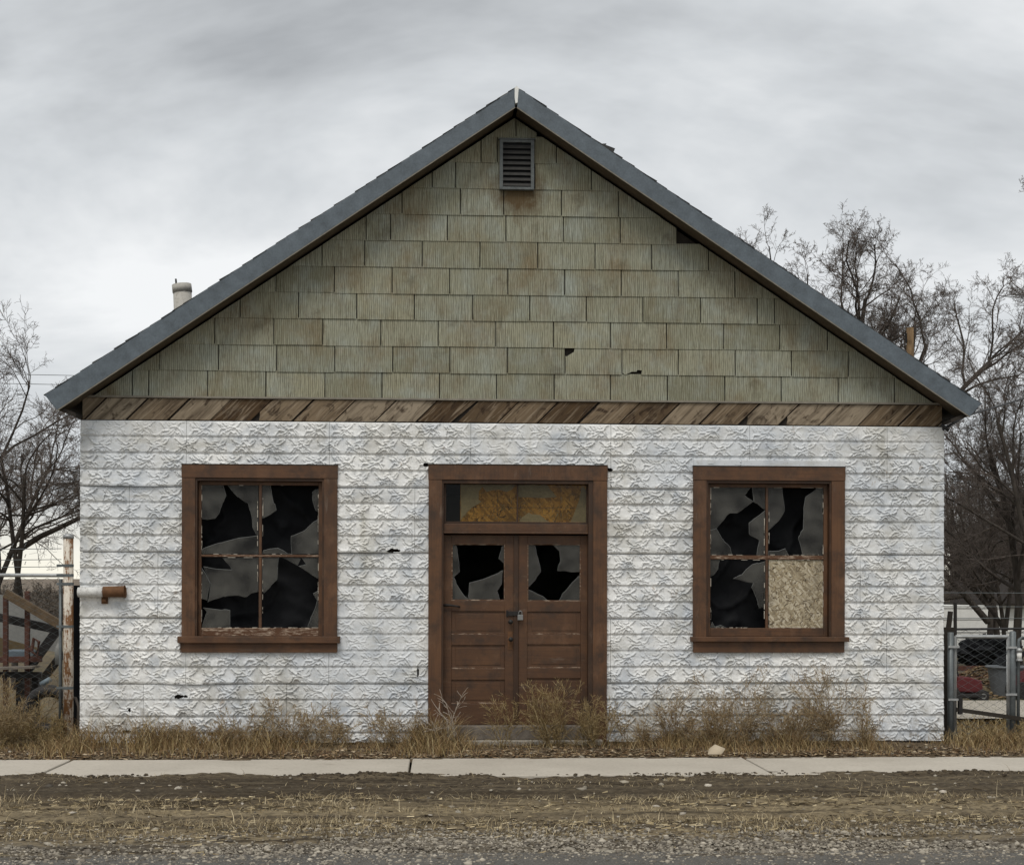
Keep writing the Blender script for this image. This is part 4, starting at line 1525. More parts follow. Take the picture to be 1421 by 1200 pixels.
th_.box(a[1] - .001, b_[0] + .001, -0.10, 0.11, 0.07, zt0 - .002)
th_.build('threshold', M['greywood'], house, bevel=.008)
th2 = MB(); th2.box(a[0] + .05, b_[1] - .05, -0.18, 0.10, -0.1, 0.068)
th2.build('door_step', M['gravel_c'], house, bevel=.012)

# foundation behind the ragged tin foot
fd = MB(); fd.box(XL + .01, a[0] + .02, 0.004, 0.018, -0.1, 0.16); fd.box(b_[1] - .02, XR - .01, 0.004, 0.018, -0.1, 0.16)
fd.build('foundation', M['greywood'], house)

# ---- stub pipe on the left corner
pz = F(140, 821, -0.1)[1]
x0 = F(108, 822, -0.1)[0]; xm = F(147, 820, -0.1)[0]; x1 = F(173.5, 820, -0.1)[0]
wp = MB(); wp.tube([(x0, -0.085, pz - .004), (xm, -0.085, pz)], [.052, .054], 18)
pipe = wp.build('wall_pipe', M['whitepipe'], house, True)
rp_ = MB()
rp_.tube([(xm - .03, -0.085, pz), (x1 - .012, -0.085, pz + .004), (x1, -0.085, pz + .005)], [.0575, .060, .066], 18, cap=False)
rp_.tube([(x1, -0.085, pz + .005), (x1 - .012, -0.085, pz + .004), (xm, -0.085, pz)], [.0655, .054, .052], 18, cap=False)
rp_.build('sleeve', M['rust'], pipe, True)
bx = rect(140.5, 828, 149, 837.5, -0.06)
bk = MB(); bk.box(bx[0], bx[1], -0.06, -0.02, bx[2], bx[3] + .02)
bk.box(bx[0] + .01, bx[1] - .01, -0.09, -0.06, bx[2] + .02, bx[2] + .05)
bk.build('bracket', M['rust'], pipe, bevel=.004)

# ---- flue on the roof
sk = MB()
fx, fz = F(254, 430, 1.5); fx2, fz2 = F(252, 395, 1.5)
sk.tube([(fx + .02, 1.5, fz - .6), (fx2 + .01, 1.5, fz2 - .09)], [.10, .105], 18)
sk.tube([(fx2 + .01, 1.5, fz2 - .09), (fx2, 1.5, fz2)], [.112, .111], 18, cap=True)
flue = sk.build('flue', M['stack'], house, True)
sp_ = MB(); ax, az = F(245, 394, 1.42); ax2, az2 = F(244, 387, 1.42)
sp_.tube([(ax, 1.42, az - .05), (ax2, 1.42, az2)], [.012, .011], 6)
sp_.build('rod', M['iron'], flue)


# ------------------------------------------------------------------ bare trees and weeds
def tubes_np(groups, sides):
    """groups: list of (points (N,n,3), radii (N,n)) -> verts, quads"""
    Vs, Fs, base = [], [], 0
    for P, Rr in groups:
        Nn, n, _ = P.shape
        T = np.empty_like(P)
        T[:, 1:-1] = P[:, 2:] - P[:, :-2]; T[:, 0] = P[:, 1] - P[:, 0]; T[:, -1] = P[:, -1] - P[:, -2]
        T /= np.linalg.norm(T, axis=2, keepdims=True) + 1e-9
        d = P[:, -1] - P[:, 0]
        ref = np.where((np.abs(d[:, 2:3]) > np.abs(d[:, 0:1])), np.array([[1.0, 0.13, 0.0]]), np.array([[0.0, 0.13, 1.0]]))[:, None, :]
        U = np.cross(T, np.broadcast_to(ref, T.shape)); U /= np.linalg.norm(U, axis=2, keepdims=True) + 1e-9
        W = np.cross(T, U)
        an = np.arange(sides) * 2 * np.pi / sides
        ring = P[:, :, None, :] + Rr[:, :, None, None] * (U[:, :, None, :] * np.cos(an)[None, None, :, None] + W[:, :, None, :] * np.sin(an)[None, None, :, None])
        Vs.append(ring.reshape(-1, 3))
        idx = base + np.arange(Nn * n * sides).reshape(Nn, n, sides)
        a_ = idx[:, :-1, :]; b2 = idx[:, 1:, :]
        Fs.append(np.stack([a_, np.roll(a_, -1, 2), np.roll(b2, -1, 2), b2], -1).reshape(-1, 4))
        base += Nn * n * sides
    return np.concatenate(Vs), np.concatenate(Fs)


def grow(rs, base, dirs, lens, rads, levels, taper=0.45):
    """level-by-level branching. levels: list of (npts, children per branch, length ratio, angle range, wiggle)"""
    out_ = []
    P0, D0, L0, R0 = base, dirs, lens, rads
    for lv, (npts, nch, ratio, ang, wig, tr, start) in enumerate(levels):
        Nn = len(P0)
        pts = np.empty((Nn, npts, 3)); pts[:, 0] = P0
        d = D0.copy()
        for k in range(1, npts):
            d = d + rs.normal(0, wig, d.shape) + np.array([0, 0, tr])
            d /= np.linalg.norm(d, axis=1, keepdims=True)
            pts[:, k] = pts[:, k - 1] + d * (L0 / (npts - 1))[:, None]
        tpr = np.linspace(1, 0.45 if lv < len(levels) - 1 else 0.35, npts)
        rr = R0[:, None] * tpr[None, :]
        out_.append((pts, rr))
        if nch == 0 or lv == len(levels) - 1:
            break
        # children
        par = np.repeat(np.arange(Nn), nch)
        t = rs.uniform(start, 1.0, len(par))
        t[::nch] = 0.98
        f = t * (npts - 1)
        i0 = np.minimum(f.astype(int), npts - 2); fr = (f - i0)[:, None]
        p = pts[par, i0] * (1 - fr) + pts[par, i0 + 1] * fr
        tang = pts[par, i0 + 1] - pts[par, i0]; tang /= np.linalg.norm(tang, axis=1, keepdims=True)
        rv = rs.normal(0, 1, tang.shape); rv -= (rv * tang).sum(1, keepdims=True) * tang
        rv /= np.linalg.norm(rv, axis=1, keepdims=True)
        an = rs.uniform(ang[0], ang[1], len(par))
        an[::nch] *= 0.4
        D0 = tang * np.cos(an)[:, None] + rv * np.sin(an)[:, None]
        L0 = L0[par] * ratio * rs.uniform(0.65, 1.25, len(par)) * (0.7 + taper - taper * t)
        R0 = np.maximum(R0[par] * (1 - 0.55 * t) * 0.62, 0.0022)
        P0 = p
    return out_


def make_tree(name, label, base, stems, seed, levels, r0, group, minr=0.0030, twig=None):
    rs = np.random.default_rng(seed)
    t = thing(name, label, 'tree', base, group)
    st = np.array([s_[0] for s_ in stems], dtype=float)
    dr_ = np.array([s_[1] for s_ in stems], dtype=float); dr_ /= np.linalg.norm(dr_, axis=1, keepdims=True)
    ln = np.array([s_[2] for s_ in stems], dtype=float)
    lv = grow(rs, st, dr_, ln, np.full(len(stems), r0), levels)
    V, Fc = tubes_np(lv[:2], 7)
    link('trunk', np_mesh('trunk', V, Fc, M['bark'], True), t)
    lv2 = [(p, np.maximum(r, minr)) for p, r in lv[2:]]
    V, Fc = tubes_np(lv2, 3)
    link('crown', np_mesh('crown', V, Fc, twig or M['twig'], True), t)
    return t


LV_BIG = [(8, 6, 0.52, (0.35, 0.85), 0.09, 0.03, 0.35), (7, 7, 0.50, (0.4, 0.95), 0.15, 0.06, 0.25), (6, 7, 0.50, (0.4, 1.0), 0.2, 0.05, 0.2),
          (5, 6, 0.50, (0.4, 1.1), 0.25, 0.04, 0.15), (4, 4, 0.55, (0.4, 1.1), 0.28, 0.02, 0.15), (3, 0, 0, (0, 0), 0.3, 0.02, 0)]
LV_MED = [(7, 7, 0.58, (0.4, 1.0), 0.09, 0.03, 0.35), (6, 7, 0.55, (0.4, 1.0), 0.16, 0.05, 0.2), (5, 7, 0.52, (0.4, 1.1), 0.22, 0.03, 0.2),
          (4, 6, 0.52, (0.4, 1.1), 0.26, 0.02, 0.15), (3, 4, 0.55, (0.4, 1.1), 0.28, 0.02, 0.15), (3, 0, 0, (0, 0), 0.3, 0, 0)]
LV_HIGH = [(8, 9, 0.50, (0.6, 1.25), 0.06, 0.0, 0.62), (7, 8, 0.55, (0.5, 1.1), 0.15, 0.03, 0.2), (5, 7, 0.5, (0.4, 1.1), 0.22, 0.02, 0.15),
          (4, 6, 0.5, (0.4, 1.1), 0.26, 0.02, 0.15), (3, 0, 0, (0, 0), 0.28, 0.0, 0.15)]
LV_LOW = [(7, 8, 0.60, (0.6, 1.25), 0.09, 0.0, 0.3), (7, 8, 0.55, (0.5, 1.1), 0.15, 0.02, 0.2), (5, 7, 0.5, (0.4, 1.1), 0.22, 0.02, 0.15),
          (4, 6, 0.5, (0.4, 1.1), 0.26, 0.02, 0.15), (3, 4, 0.55, (0.4, 1.1), 0.28, 0.0, 0.15), (3, 0, 0, (0, 0), 0.3, 0, 0)]


def at_depth(px, y):
    """ground position of a photo column at plane y"""
    return F(px, 900, y)[0], y


GT = 'bare trees round the house'
x, y = at_depth(1208, 17)
make_tree('bare_tree', 'bare round-topped tree rising over the right roof slope', (x, y, -0.1),
          [((0, 0, 0), (0.0, 0, 1), 3.4), ((0, 0, 3.2), (-.46, 0, 1), 4.9), ((0, 0, 3.2), (-.20, -.1, 1), 5.2), ((0, 0, 3.2), (.0, .1, 1), 5.1), ((0, 0, 3.0), (.44, .1, 1), 4.9), ((0, 0, 3.0), (.22, .3, 1), 5.1), ((0, 0, 3.0), (-.32, -.4, 1), 4.6)], 11, LV_BIG, 0.10, GT)
x, y = at_depth(1030, 22)
make_tree('bare_tree', 'bare tree whose top just shows above the right roof slope', (x, y, -0.1), [((0, 0, 0), (0, 0, 1), 6.2)], 12, LV_MED, 0.13, GT)
x, y = at_depth(1590, 10)
make_tree('bare_tree', 'tall bare tree reaching in from the right edge above the gate', (x, y, -0.1), [((0, 0, 0), (0.0, 0, 1), 6.6), ((0, 0, 3.6), (-.18, 0, 1), 4.4), ((0, 0, 3.4), (.2, .3, 1), 4.2)], 29, LV_BIG, 0.08, GT)
x, y = at_depth(1374, 25)
make_tree('bare_tree', 'dark bare tree with forked double trunk in front of the low white building', (x, y, -0.05),
          [((-0.05, 0, 0), (-0.02, 0, 1), 3.4), ((0.3, 0.1, 0), (0.12, 0, 1), 3.8), ((-0.05, 0, 0.9), (-0.75, 0, 0.75), 3.2), ((-0.02, 0, 1.6), (-0.45, -.2, 0.8), 3.0)], 14, LV_LOW, 0.10, GT)
x, y = at_depth(1440, 33)
make_tree('bare_tree', 'bare tree behind the dark brown upper building on the right', (x, y, -0.05), [((0, 0, 0), (0, 0, 1), 5.2)], 35, LV_MED, 0.16, GT)
x, y = at_depth(1335, 37)
make_tree('bare_tree', 'slim bare tree between the house corner and the double trunk', (x, y, -0.05), [((0, 0, 0), (0, 0, 1), 4.6)], 36, LV_MED, 0.13, GT)
x, y = at_depth(1415, 15)
make_tree('bare_tree', 'bare twiggy tree behind the gate, its crown beside the right eave', (x, y, -0.05), [((0, 0, 0), (-0.05, 0, 1), 4.6)], 51, LV_MED, 0.10, GT)
x, y = at_depth(28, 10)
make_tree('bare_tree', 'bare tree with two thin trunks behind the left chain link fence', (x, y, -0.05),
          [((-0.1, 0, 0), (-0.05, 0, 1), 3.8), ((0.12, 0.1, 0), (0.06, 0, 1), 4.0), ((-.2, 0, 2.3), (.8, .1, .5), 2.2)], 17, LV_HIGH, 0.06, GT)
x, y = at_depth(-35, 14)
make_tree('bare_tree', 'taller bare tree cut by the left edge of the picture', (x, y, -0.05), [((0, 0, 0), (0.03, 0, 1), 4.6)], 18, LV_MED, 0.10, GT)

x, y = at_depth(1395, 19)
make_tree('bare_tree', 'dense twiggy tree filling the gap right of the house corner', (x, y, -0.05), [((0, 0, 0), (-.1, 0, 1), 3.6), ((0, 0, .8), (.3, 0, 1), 3.4), ((0, 0, .8), (-.4, .2, 1), 3.4)], 77, LV_LOW, 0.06, GT)
x, y = at_depth(1470, 13)
make_tree('bare_tree', 'bare tree at the right picture edge just beyond the grey gate', (x, y, -0.05), [((0, 0, 0), (-.05, 0, 1), 4.6), ((0, 0, 1.2), (-.3, 0, 1), 4.2)], 78, LV_MED, 0.07, GT)
x, y = at_depth(-10, 18)
make_tree('bare_tree', 'bare twiggy tree farther back behind the left fence', (x, y, -0.05), [((0, 0, 0), (.1, 0, 1), 4.2), ((0, 0, 1.5), (.35, 0, 1), 3.4)], 79, LV_HIGH, 0.07, GT)

# far brush and hills
rs = np.random.default_rng(44)


def brush(name, x0, x1, y0, y1, n, hmin, hmax, seed):
    rs = np.random.default_rng(seed)
    b = np.stack([rs.uniform(x0, x1, n), rs.uniform(y0, y1, n), np.full(n, -0.1)], 1)
    d = np.stack([rs.normal(0, .25, n), rs.normal(0, .25, n), np.ones(n)], 1); d /= np.linalg.norm(d, axis=1, keepdims=True)
    lv = grow(rs, b, d, rs.uniform(hmin, hmax, n), np.full(n, 0.03), [(4, 7, .7, (.3, .9), .1, .05, .1), (4, 6, .6, (.4, 1), .2, .03, .1), (3, 5, .6, (.4, 1), .2, 0, .1), (3, 0, 0, (0, 0), .2, 0, 0)])
    lv = [(p, np.maximum(r, 0.011)) for p, r in lv]
    V, Fc = tubes_np(lv, 3)
    tag(link(name, np_mesh(name, V, Fc, M['twig_far'])), kind='stuff')


xa, _ = at_depth(-80, 60); xb, _ = at_depth(150, 60)
brush('far_brush', xa, xb, 45, 70, 110, .8, 1.5, 5)
xa, _ = at_depth(1290, 60); xb, _ = at_depth(1480, 60)
brush('far_brush', xa, xb, 50, 75, 60, 1.0, 2.2, 6)


def h_hill(X, Y):
    d = np.clip((Y - 90) / 160, 0, 1)
    return -0.5 + (5.0 * d * d * (3 - 2 * d)) * (0.65 + 0.6 * fbm(X * 0.008, Y * 0.008, 61, 3)) + 0.8 * d * fbm(X * .1, Y * .1, 62, 3)


sheet('hills', -260, 260, 80, 300, 4.0, h_hill, M['hill'])

# ------------------------------------------------------------------ white building on the right
bx_, by_ = at_depth(1290, 29)
bw = thing('outbuilding', 'low white building with dark brown upper storey behind the double trunk tree', 'building', (bx_, 29, 0))
zb1 = F(1370, 840, 29)[1]
wb = MB(); wb.box(0, 9.0, 0, 5, -0.1, zb1)
wb.build('wall', M['white'], bw)
for zz in (0.45, 0.85, 1.2):
    gr = MB(); gr.box(0.0, 9.0, -0.012, -0.001, zz, zz + 0.018)
    gr.build('ledge', M['sheet'], bw)
xu = F(1400, 800, 29)[0] - bx_
ub = MB(); ub.box(xu, 9.4, -0.1, 5.2, zb1 + .08, zb1 + 2.0); ub.build('upper_wall', M['darkwall'], bw)
ul = MB(); ul.box(xu - .25, 9.6, -0.3, 5.4, zb1 + .001, zb1 + .079); ul.build('band', M['dark'], bw)
ur = MB(); ur.prism([(xu - .3, zb1 + 2.001), (9.7, zb1 + 2.001), (9.7, zb1 + 2.2), (xu + 1, zb1 + 2.9)], -0.4, 5.5); ur.build('roof', M['roofing'], bw)
for zz in (zb1 + .6, zb1 + 1.1):
    gr = MB(); gr.box(xu, 9.4, -0.115, -0.101, zz, zz + .03); gr.build('siding_strip', M['greywood'], bw)

dv = MB()
ya, yb2 = G(1370, 1000)[1], G(1370, 975)[1]
dv.raw([(4.8, ya, 0.035), (30, ya - .4, 0.035), (30, yb2 + .6, 0.035), (4.8, yb2, 0.035)], [(0, 1, 2, 3)])
tag(dv.build('driveway', M['gravel_c']), kind='structure')


# ------------------------------------------------------------------ chain link
def chain_link(x0, x1, z0, z1, y, pitch=0.062, r=0.0021, skew=0.0):
    """woven zigzag wires, X from x0 to x1"""
    mb_pts = []
    nseg = int((z1 - z0) / (pitch / 2 * 1.1))
    n = int((x1 - x0) / pitch) + 1
    P = np.empty((n, nseg + 1, 3))
    for k in range(n):
        for j in range(nseg + 1):
            P[k, j] = (min(x1, x0 + k * pitch + (pitch if (j + k) % 2 else 0.0)), y + (0.003 if (j + k) % 2 else -0.003), z0 + (z1 - z0) * j / nseg)
    return tubes_np([(P, np.full((n, nseg + 1), r))], 3)


# left fence: rail, mesh, strands, tall rusty post
zr = F(40, 798, 0.02)[1]
lf = thing('chain_link_fence', 'chain link fence with round top rail left of the rusty post', 'fence', (F(-120, 900, .02)[0], 0.02, 0))
ox = lf.location.x
xe = F(86, 900, .02)[0] - ox
b1 = MB(); b1.tube([(0, 0, zr), (xe, 0, zr), (xe + .03, -.01, zr - .005)], [.021, .021, .015], 10); b1.build('rail', M['galv'], lf, True)
V, Fc = chain_link(0, xe - .02, 0.12, zr - .025, 0.022); link('mesh_wire', np_mesh('mesh_wire', V, Fc, M['galv_dark']), lf)
px_, _z = F(84, 900, .02)
b2 = MB(); b2.tube([(px_ - ox, 0.0, 0), (px_ - ox, 0, F(84, 803, .02)[1])], .018, 8); b2.build('post', M['galv_dark'], lf, True)
for py in (776, 786, 761):
    zz = F(50, py, .02)[1]
    b3 = MB(); b3.tube([(0, 0, zz + .05), (xe * .5, 0, zz - .01), (xe, -.03, zz)], .0035, 4)
    for k in range(9):
        xx = 0.1 + k * .13
        b3.tube([(xx, -.015, zz + .02), (xx + .01, .015, zz + .055)], .0025, 3); b3.tube([(xx + .008, -.012, zz + .05), (xx, .012, zz + .02)], .0025, 3)
    b3.build('barbed_wire', M['galv_dark'], lf)
xp, zp = F(95, 743, -0.05)
tp = thing('rusty_post', 'tall white steel post streaked with rust beside the house corner', 'post', (xp, -0.05, 0))
b1 = MB(); b1.tube([(0.005, 0, -.1), (0, 0, zp - .02)], .051, 18); b1.build('pipe', M['rustpost'], tp, True)
b1 = MB(); b1.tube([(0, 0, zp - .03), (0, 0, zp + .005), (0, 0, zp + .02)], [.056, .054, .03], 18); b1.build('cap', M['galv'], tp, True)
for py in (784.5, 798, 810, 869, 954):
    zz = F(95, py, -0.05)[1]
    b1 = MB(); b1.tube([(0, 0, zz - .014), (0, 0, zz + .014)], .0545, 18); b1.box(-.12, -.05, -.008, .008, zz - .012, zz + .012)
    b1.build('clamp', M['galv_dark'], tp)

# narrow gap between post and house: dark boards, angle iron, bent pipe
xg = F(106, 900, 0.25)[0]
bd = MB(); bd.bar((xg - .02, 0.3, 0), (xg + .0, 0.22, F(106, 812, .25)[1]), .13, .03, up=(0, 1, 0))
tag(bd.build('board', M['black']), 'black weathered board standing in the gap beside the rusty post', 'board')
bd = MB(); xg2 = F(104, 900, .5)[0]; bd.bar((xg2 - .05, .5, 0), (xg2, .5, 1.2), .16, .03, up=(0, 1, 0))
tag(bd.build('board', M['dark']), 'short dark board behind the black board by the house corner', 'board')
bp = MB()
c0 = F(107, 970, 0.05)
bp.tube([(F(108, 1030, .05)[0], .05, 0), (F(109, 985, .05)[0], .05, F(109, 980, .05)[1]), (F(105, 968, .05)[0], .05, F(105, 968, .05)[1]), (F(97, 967, .05)[0], .06, F(97, 967, .05)[1])], .016, 8)
tag(bp.build('bent_pipe', M['greywood'], None, True), 'thin bent pipe rising from the ground against the house corner', 'pipe')

# ------------------------------------------------------------------ left yard junk
YJ = 2.2
FJ = lambda px, py, y=YJ: (F(px, py, y)[0], y, F(px, py, y)[1])


def beam(name, pts_px, y, wd, tk, mat, label, cat):
    m_ = MB()
    a_, b2 = FJ(*pts_px[0], y), FJ(*pts_px[1], y)
    m_.bar(a_, b2, wd, tk)
    return tag(m_.build(name, mat, None, bevel=.004), label, cat)


beam('timber_beam', ((8, 823), (86, 868)), 2.0, .10, .10, M['timber'], 'brown timber beam sloping down behind the chain link fence', 'beam')
beam('steel_beam', ((-40, 848), (78, 873)), 2.3, .08, .10, M['iron'], 'black steel beam below the sloping brown timber', 'beam')
beam('brace_bar', ((84, 868), (38, 930)), 2.15, .07, .10, M['iron'], 'black diagonal brace running down from the brown timber', 'bar')
beam('brace_bar', ((88, 905), (8, 1010)), 2.5, .06, .09, M['dark'], 'long dark bar leaning through the weeds behind the fence', 'bar')
sh_ = MB(); pA = [FJ(-60, 815, 3.0), FJ(6, 826, 3.0), FJ(88, 866, 3.0), FJ(78, 905, 3.0), FJ(-60, 868, 3.0)]
sh_.prism([(p[0], p[2]) for p in pA], 3.0, 3.04)
tag(sh_.build('metal_sheet', M['sheet']), 'pale grey metal sheet lying behind the sloping timber', 'sheet')
py_ = MB(); pA = [FJ(-60, 866, 3.4), FJ(70, 890, 3.4), FJ(62, 905, 3.4), FJ(50, 915, 3.4), FJ(-60, 912, 3.4)]
py_.prism([(p[0], p[2]) for p in pA], 3.4, 3.45)
tag(py_.build('plywood_board', M['ply']), 'tan plywood board under the grey metal sheet', 'board')
rk = thing('trailer_frame', 'rusty red trailer frame with upright stakes behind the left fence', 'trailer', FJ(25, 1000, 2.4)[:2] + (0,))
o0 = rk.location
loc = lambda p: (p[0] - o0.x, p[1] - o0.y, p[2])
for (px, top) in ((8, 827), (38, 820)):
    b1 = MB(); b1.bar(loc(FJ(px, 990, 2.1)), loc(FJ(px, top, 2.1)), .055, .055); b1.build('stake', M['rust_red'], rk, bevel=.004)
for (y0p, y1p, yy) in ((916, 914, 2.12), (936, 936, 2.0)):
    b1 = MB(); b1.bar(loc(FJ(-50, y0p, yy)), loc(FJ(58, y1p, yy)), .06, .07); b1.build('rail', M['rust_red'] if y0p < 930 else M['iron'], rk, bevel=.004)
b1 = MB(); b1.bar(loc(FJ(-60, 929, 1.9)), loc(FJ(50, 925, 1.9)), .3, .025); b1.build('deck', M['greywood'], rk)
for px in (28, 50):
    b1 = MB(); b1.bar(loc(FJ(px, 1015, 2.3)), loc(FJ(px, 938, 2.3)), .08, .08); b1.build('leg', M['iron'], rk)
b1 = MB(); b1.tube([loc(FJ(44, 905, 2.0)), loc(FJ(47, 885, 2.0)), loc(FJ(54, 890, 2.0)), loc(FJ(52, 910, 2.0)), loc(FJ(40, 900, 2.0))], .02, 6); b1.build('crank', M['rust_red'], rk)
bs = MB(); p = FJ(24, 912, 2.6)
bs.box(p[0] - .15, p[0] + .15, 2.6, 2.9, p[2] - .05, p[2] + .09)
tag(bs.build('storage_box', M['bluegrey'], None, bevel=.02), 'small blue grey box on the rusty trailer frame', 'box')
wj = MB(); p = FJ(79, 918, 2.0)
wj.tube([(p[0] + .02, 2, p[2] - .03), (p[0] + .02, 2, p[2] + .16), (p[0] + .02, 2, p[2] + .19), (p[0] + .02, 2, p[2] + .23)], [.045, .045, .03, .016], 12)
tag(wj.build('plastic_jug', M['sheet'], None, True), 'pale plastic jug among dark bars beside the rusty post', 'jug')
tp_ = MB(); p = FJ(64, 945, 1.9)
tp_.tube([(p[0] - .06, 1.9, p[2] - .04), (p[0] + .05, 1.9, p[2] + .03)], [.035, .03], 8)
tag(tp_.build('plastic_bottle', M['bluegrey'], None, True), 'pale blue bottle lying under the trailer frame', 'bottle')
for k, (px, py, r0, lab) in enumerate(((68, 985, .22, 'upright worn tyre half hidden in weeds by the rusty post'),)):
    p = FJ(px, py, 1.3); ty = MB()
    n1_, n2_ = 22, 8
    vs_, fs_ = [], []
    for i in range(n1_):
        a_ = 2 * math.pi * i / n1_
        for j in range(n2_):
            b2 = 2 * math.pi * j / n2_
            rr = r0 + .07 * math.cos(b2)
            vs_.append((p[0] + rr * math.cos(a_), 1.3 + .08 * math.sin(b2), p[2] + rr * math.sin(a_)))
    for i in range(n1_):
        for j in range(n2_):
            fs_.append((i * n2_ + j, ((i + 1) % n1_) * n2_ + j, ((i + 1) % n1_) * n2_ + (j + 1) % n2_, i * n2_ + (j + 1) % n2_))
    ty.raw(vs_, fs_)
    tag(ty.build('old_tyre', M['iron'], None, True), lab, 'tyre')

# ------------------------------------------------------------------ right side: gate and yard
gp = thing('chain_link_gate', 'grey steel chain link gate between two posts right of the house', 'gate', (F(1360, 900, .1)[0], .1, 0))
o1 = gp.location.copy()
gx = lambda px: F(px, 950, .1)[0] - o1.x
ztop = F(1360, 883, .1)[1]
b1 = MB(); b1.tube([(gx(1319), 0, -.1), (gx(1319), 0, F(1319, 877, .1)[1])], [.034, .032], 12); b1.build('post', M['galv_dark'], gp, True)
b1 = MB(); b1.tube([(gx(1405), 0, -.1), (gx(1405), 0, F(1405, 877, .1)[1]), (gx(1405), 0, F(1405, 875.5, .1)[1])], [.036, .036, .02], 12); b1.build('post', M['galv_dark'], gp, True)
b1 = MB(); b1.tube([(gx(1325.5), 0, .1), (gx(1325.5), 0, ztop), (gx(1327), 0, ztop), (gx(1398), 0, ztop), (gx(1399), 0, ztop), (gx(1399), 0, .08)], .019, 8); b1.build('frame', M['galv'], gp, True)
V, Fc = chain_link(gx(1326), gx(1399), .1, ztop - .02, 0.0, .070, .0030); link('mesh_wire', np_mesh('mesh_wire', V, Fc, M['galv_dark']), gp)
for (px, py) in ((1322, 897), (1322, 970), (1402, 898), (1402, 963), (1402, 996)):
    zz = F(px, py, .1)[1]
    b1 = MB(); b1.box(gx(px) - .06, gx(px) + .06, -.04, -.03, zz - .012, zz + .012); b1.build('hinge', M['galv'], gp)
b1 = MB(); b1.bar((gx(1327), -.02, F(1330, 984, .1)[1]), (gx(1440), -.04, F(1440, 1000, .1)[1]), .03, .045); b1.build('brace', M['dark'], gp)
b1 = MB(); b1.bar((gx(1331), -.03, F(1330, 975, .1)[1] - .12), (gx(1331), -.03, F(1330, 975, .1)[1] + .06), .04, .05); b1.build('latch', M['iron'], gp)

nf = thing('chain_link_fence', 'grey chain link fence with rounded corner at the right picture edge', 'fence', (F(1415, 900, .1)[0], .1, 0))
o2 = nf.location.copy()
nx = lambda px: F(px, 950, .1)[0] - o2.x
zt2 = F(1415, 885, .1)[1]
b1 = MB(); b1.tube([(nx(1413), 0, -.1), (nx(1413), 0, zt2 - .06), (nx(1414), 0, zt2 - .02), (nx(1418), 0, zt2), (nx(1500), 0, zt2)], .02, 8); b1.build('frame', M['galv_dark'], nf, True)
V, Fc = chain_link(nx(1414), nx(1500), .1, zt2 - .02, 0.0, .066); link('mesh_wire', np_mesh('mesh_wire', V, Fc, M['galv_dark']), nf)
lm = thing('marker_lamp', 'small white capped lamp fixed on the fence at right edge', 'lamp', (F(1417, 900, .0)[0], .05, F(1417, 917, .05)[1]))
b1 = MB(); b1.tube([(0, 0, 0), (0, 0, .02)], [.035, .035], 12); b1.tube([(0, 0, .10), (0, 0, .13), (0, 0, .145)], [.035, .03, .008], 12); b1.build('base', M['galv'], lm, True)
b1 = MB(); b1.tube([(0, 0, .021), (0, 0, .099)], [.027, .027], 12); b1.build('lens', M['white'], lm, True)

YF2 = 8.0
f2 = thing('wire_fence', 'long dark wire fence line across the yard behind the gate', 'fence', (F(1300, 900, YF2)[0], YF2, 0))
o3 = f2.location.copy()
fx_ = lambda px, y=YF2: F(px, 880, y)[0] - o3.x
zz2 = F(1360, 872.5, YF2)[1]
b1 = MB(); b1.tube([(fx_(1200), 0, zz2 - .02), (fx_(1360), 0, zz2), (fx_(1520), 0, zz2 + .02)], .022, 6); b1.build('rail', M['wire'], f2)
for px, tp0 in ((1325.5, 836), (1440, 850)):
    b1 = MB(); b1.tube([(fx_(px), 0, 0), (fx_(px), 0, F(px, tp0, YF2)[1])], .03, 8); b1.build('post', M['iron'], f2)
for py in (822, 841, 857):
    b1 = MB(); b1.tube([(fx_(1200), 0, F(1300, py, YF2)[1]), (fx_(1520), 0, F(1500, py + 1, YF2)[1])], .005, 4); b1.build('wire', M['galv_dark'], f2)
V, Fc = chain_link(fx_(1290), fx_(1460), .1, zz2 - .02, 0.0, .1, .003); link('mesh_wire', np_mesh('mesh_wire', V, Fc, M['wire']), f2)

lw = MB(); p0, p1 = FJ(1313, 1032, .35), FJ(1316, 870, .35)
lw.bar(p0, p1, .12, .05, up=(0, 1, 0)); lw.bar((p1[0] - .01, .35, p1[2] - .1), FJ(1319, 848, .35), .05, .04, up=(0, 1, 0))
tag(lw.build('leaning_plank', M['dark'], None, bevel=.005), 'dark rotten plank leaning between the house and the gate', 'plank')

# black brush-and-tarp heap: crumpled black sacks lying on each other
YH = 10.5
heap = []
for k, (px, py, r0, lab) in enumerate(((1353, 906, .30, 'crumpled black sack at the left end of the yard heap'), (1368, 902, .36, 'crumpled black sack on top of the yard heap'), (1385, 907, .34, 'crumpled black sack at the right end of the yard heap'))):
    p = FJ(px, py, YH + .2 * k)
    n1_, n2_ = 20, 12
    vs_, fs_ = [], []
    th = np.linspace(0, 2 * np.pi, n1_, endpoint=False)
    for j in range(n2_ + 1):
        ph = -math.pi / 2 + math.pi * j / n2_
        for t in th:
            rr = r0 * (0.75 + 0.55 * random.random() ** 1.5)
            vs_.append((p[0] + rr * 1.25 * math.cos(ph) * math.cos(t), p[1] + rr * math.cos(ph) * math.sin(t), max(0.02, p[2] + .72 * rr * math.sin(ph))))
    for j in range(n2_):
        for i in range(n1_):
            fs_.append((j * n1_ + i, j * n1_ + (i + 1) % n1_, (j + 1) * n1_ + (i + 1) % n1_, (j + 1) * n1_ + i))
    m_ = MB(); m_.raw(vs_, fs_)
    tag(m_.build('black_sack', M['black']), lab, 'sack', 'black sacks heaped in the yard')
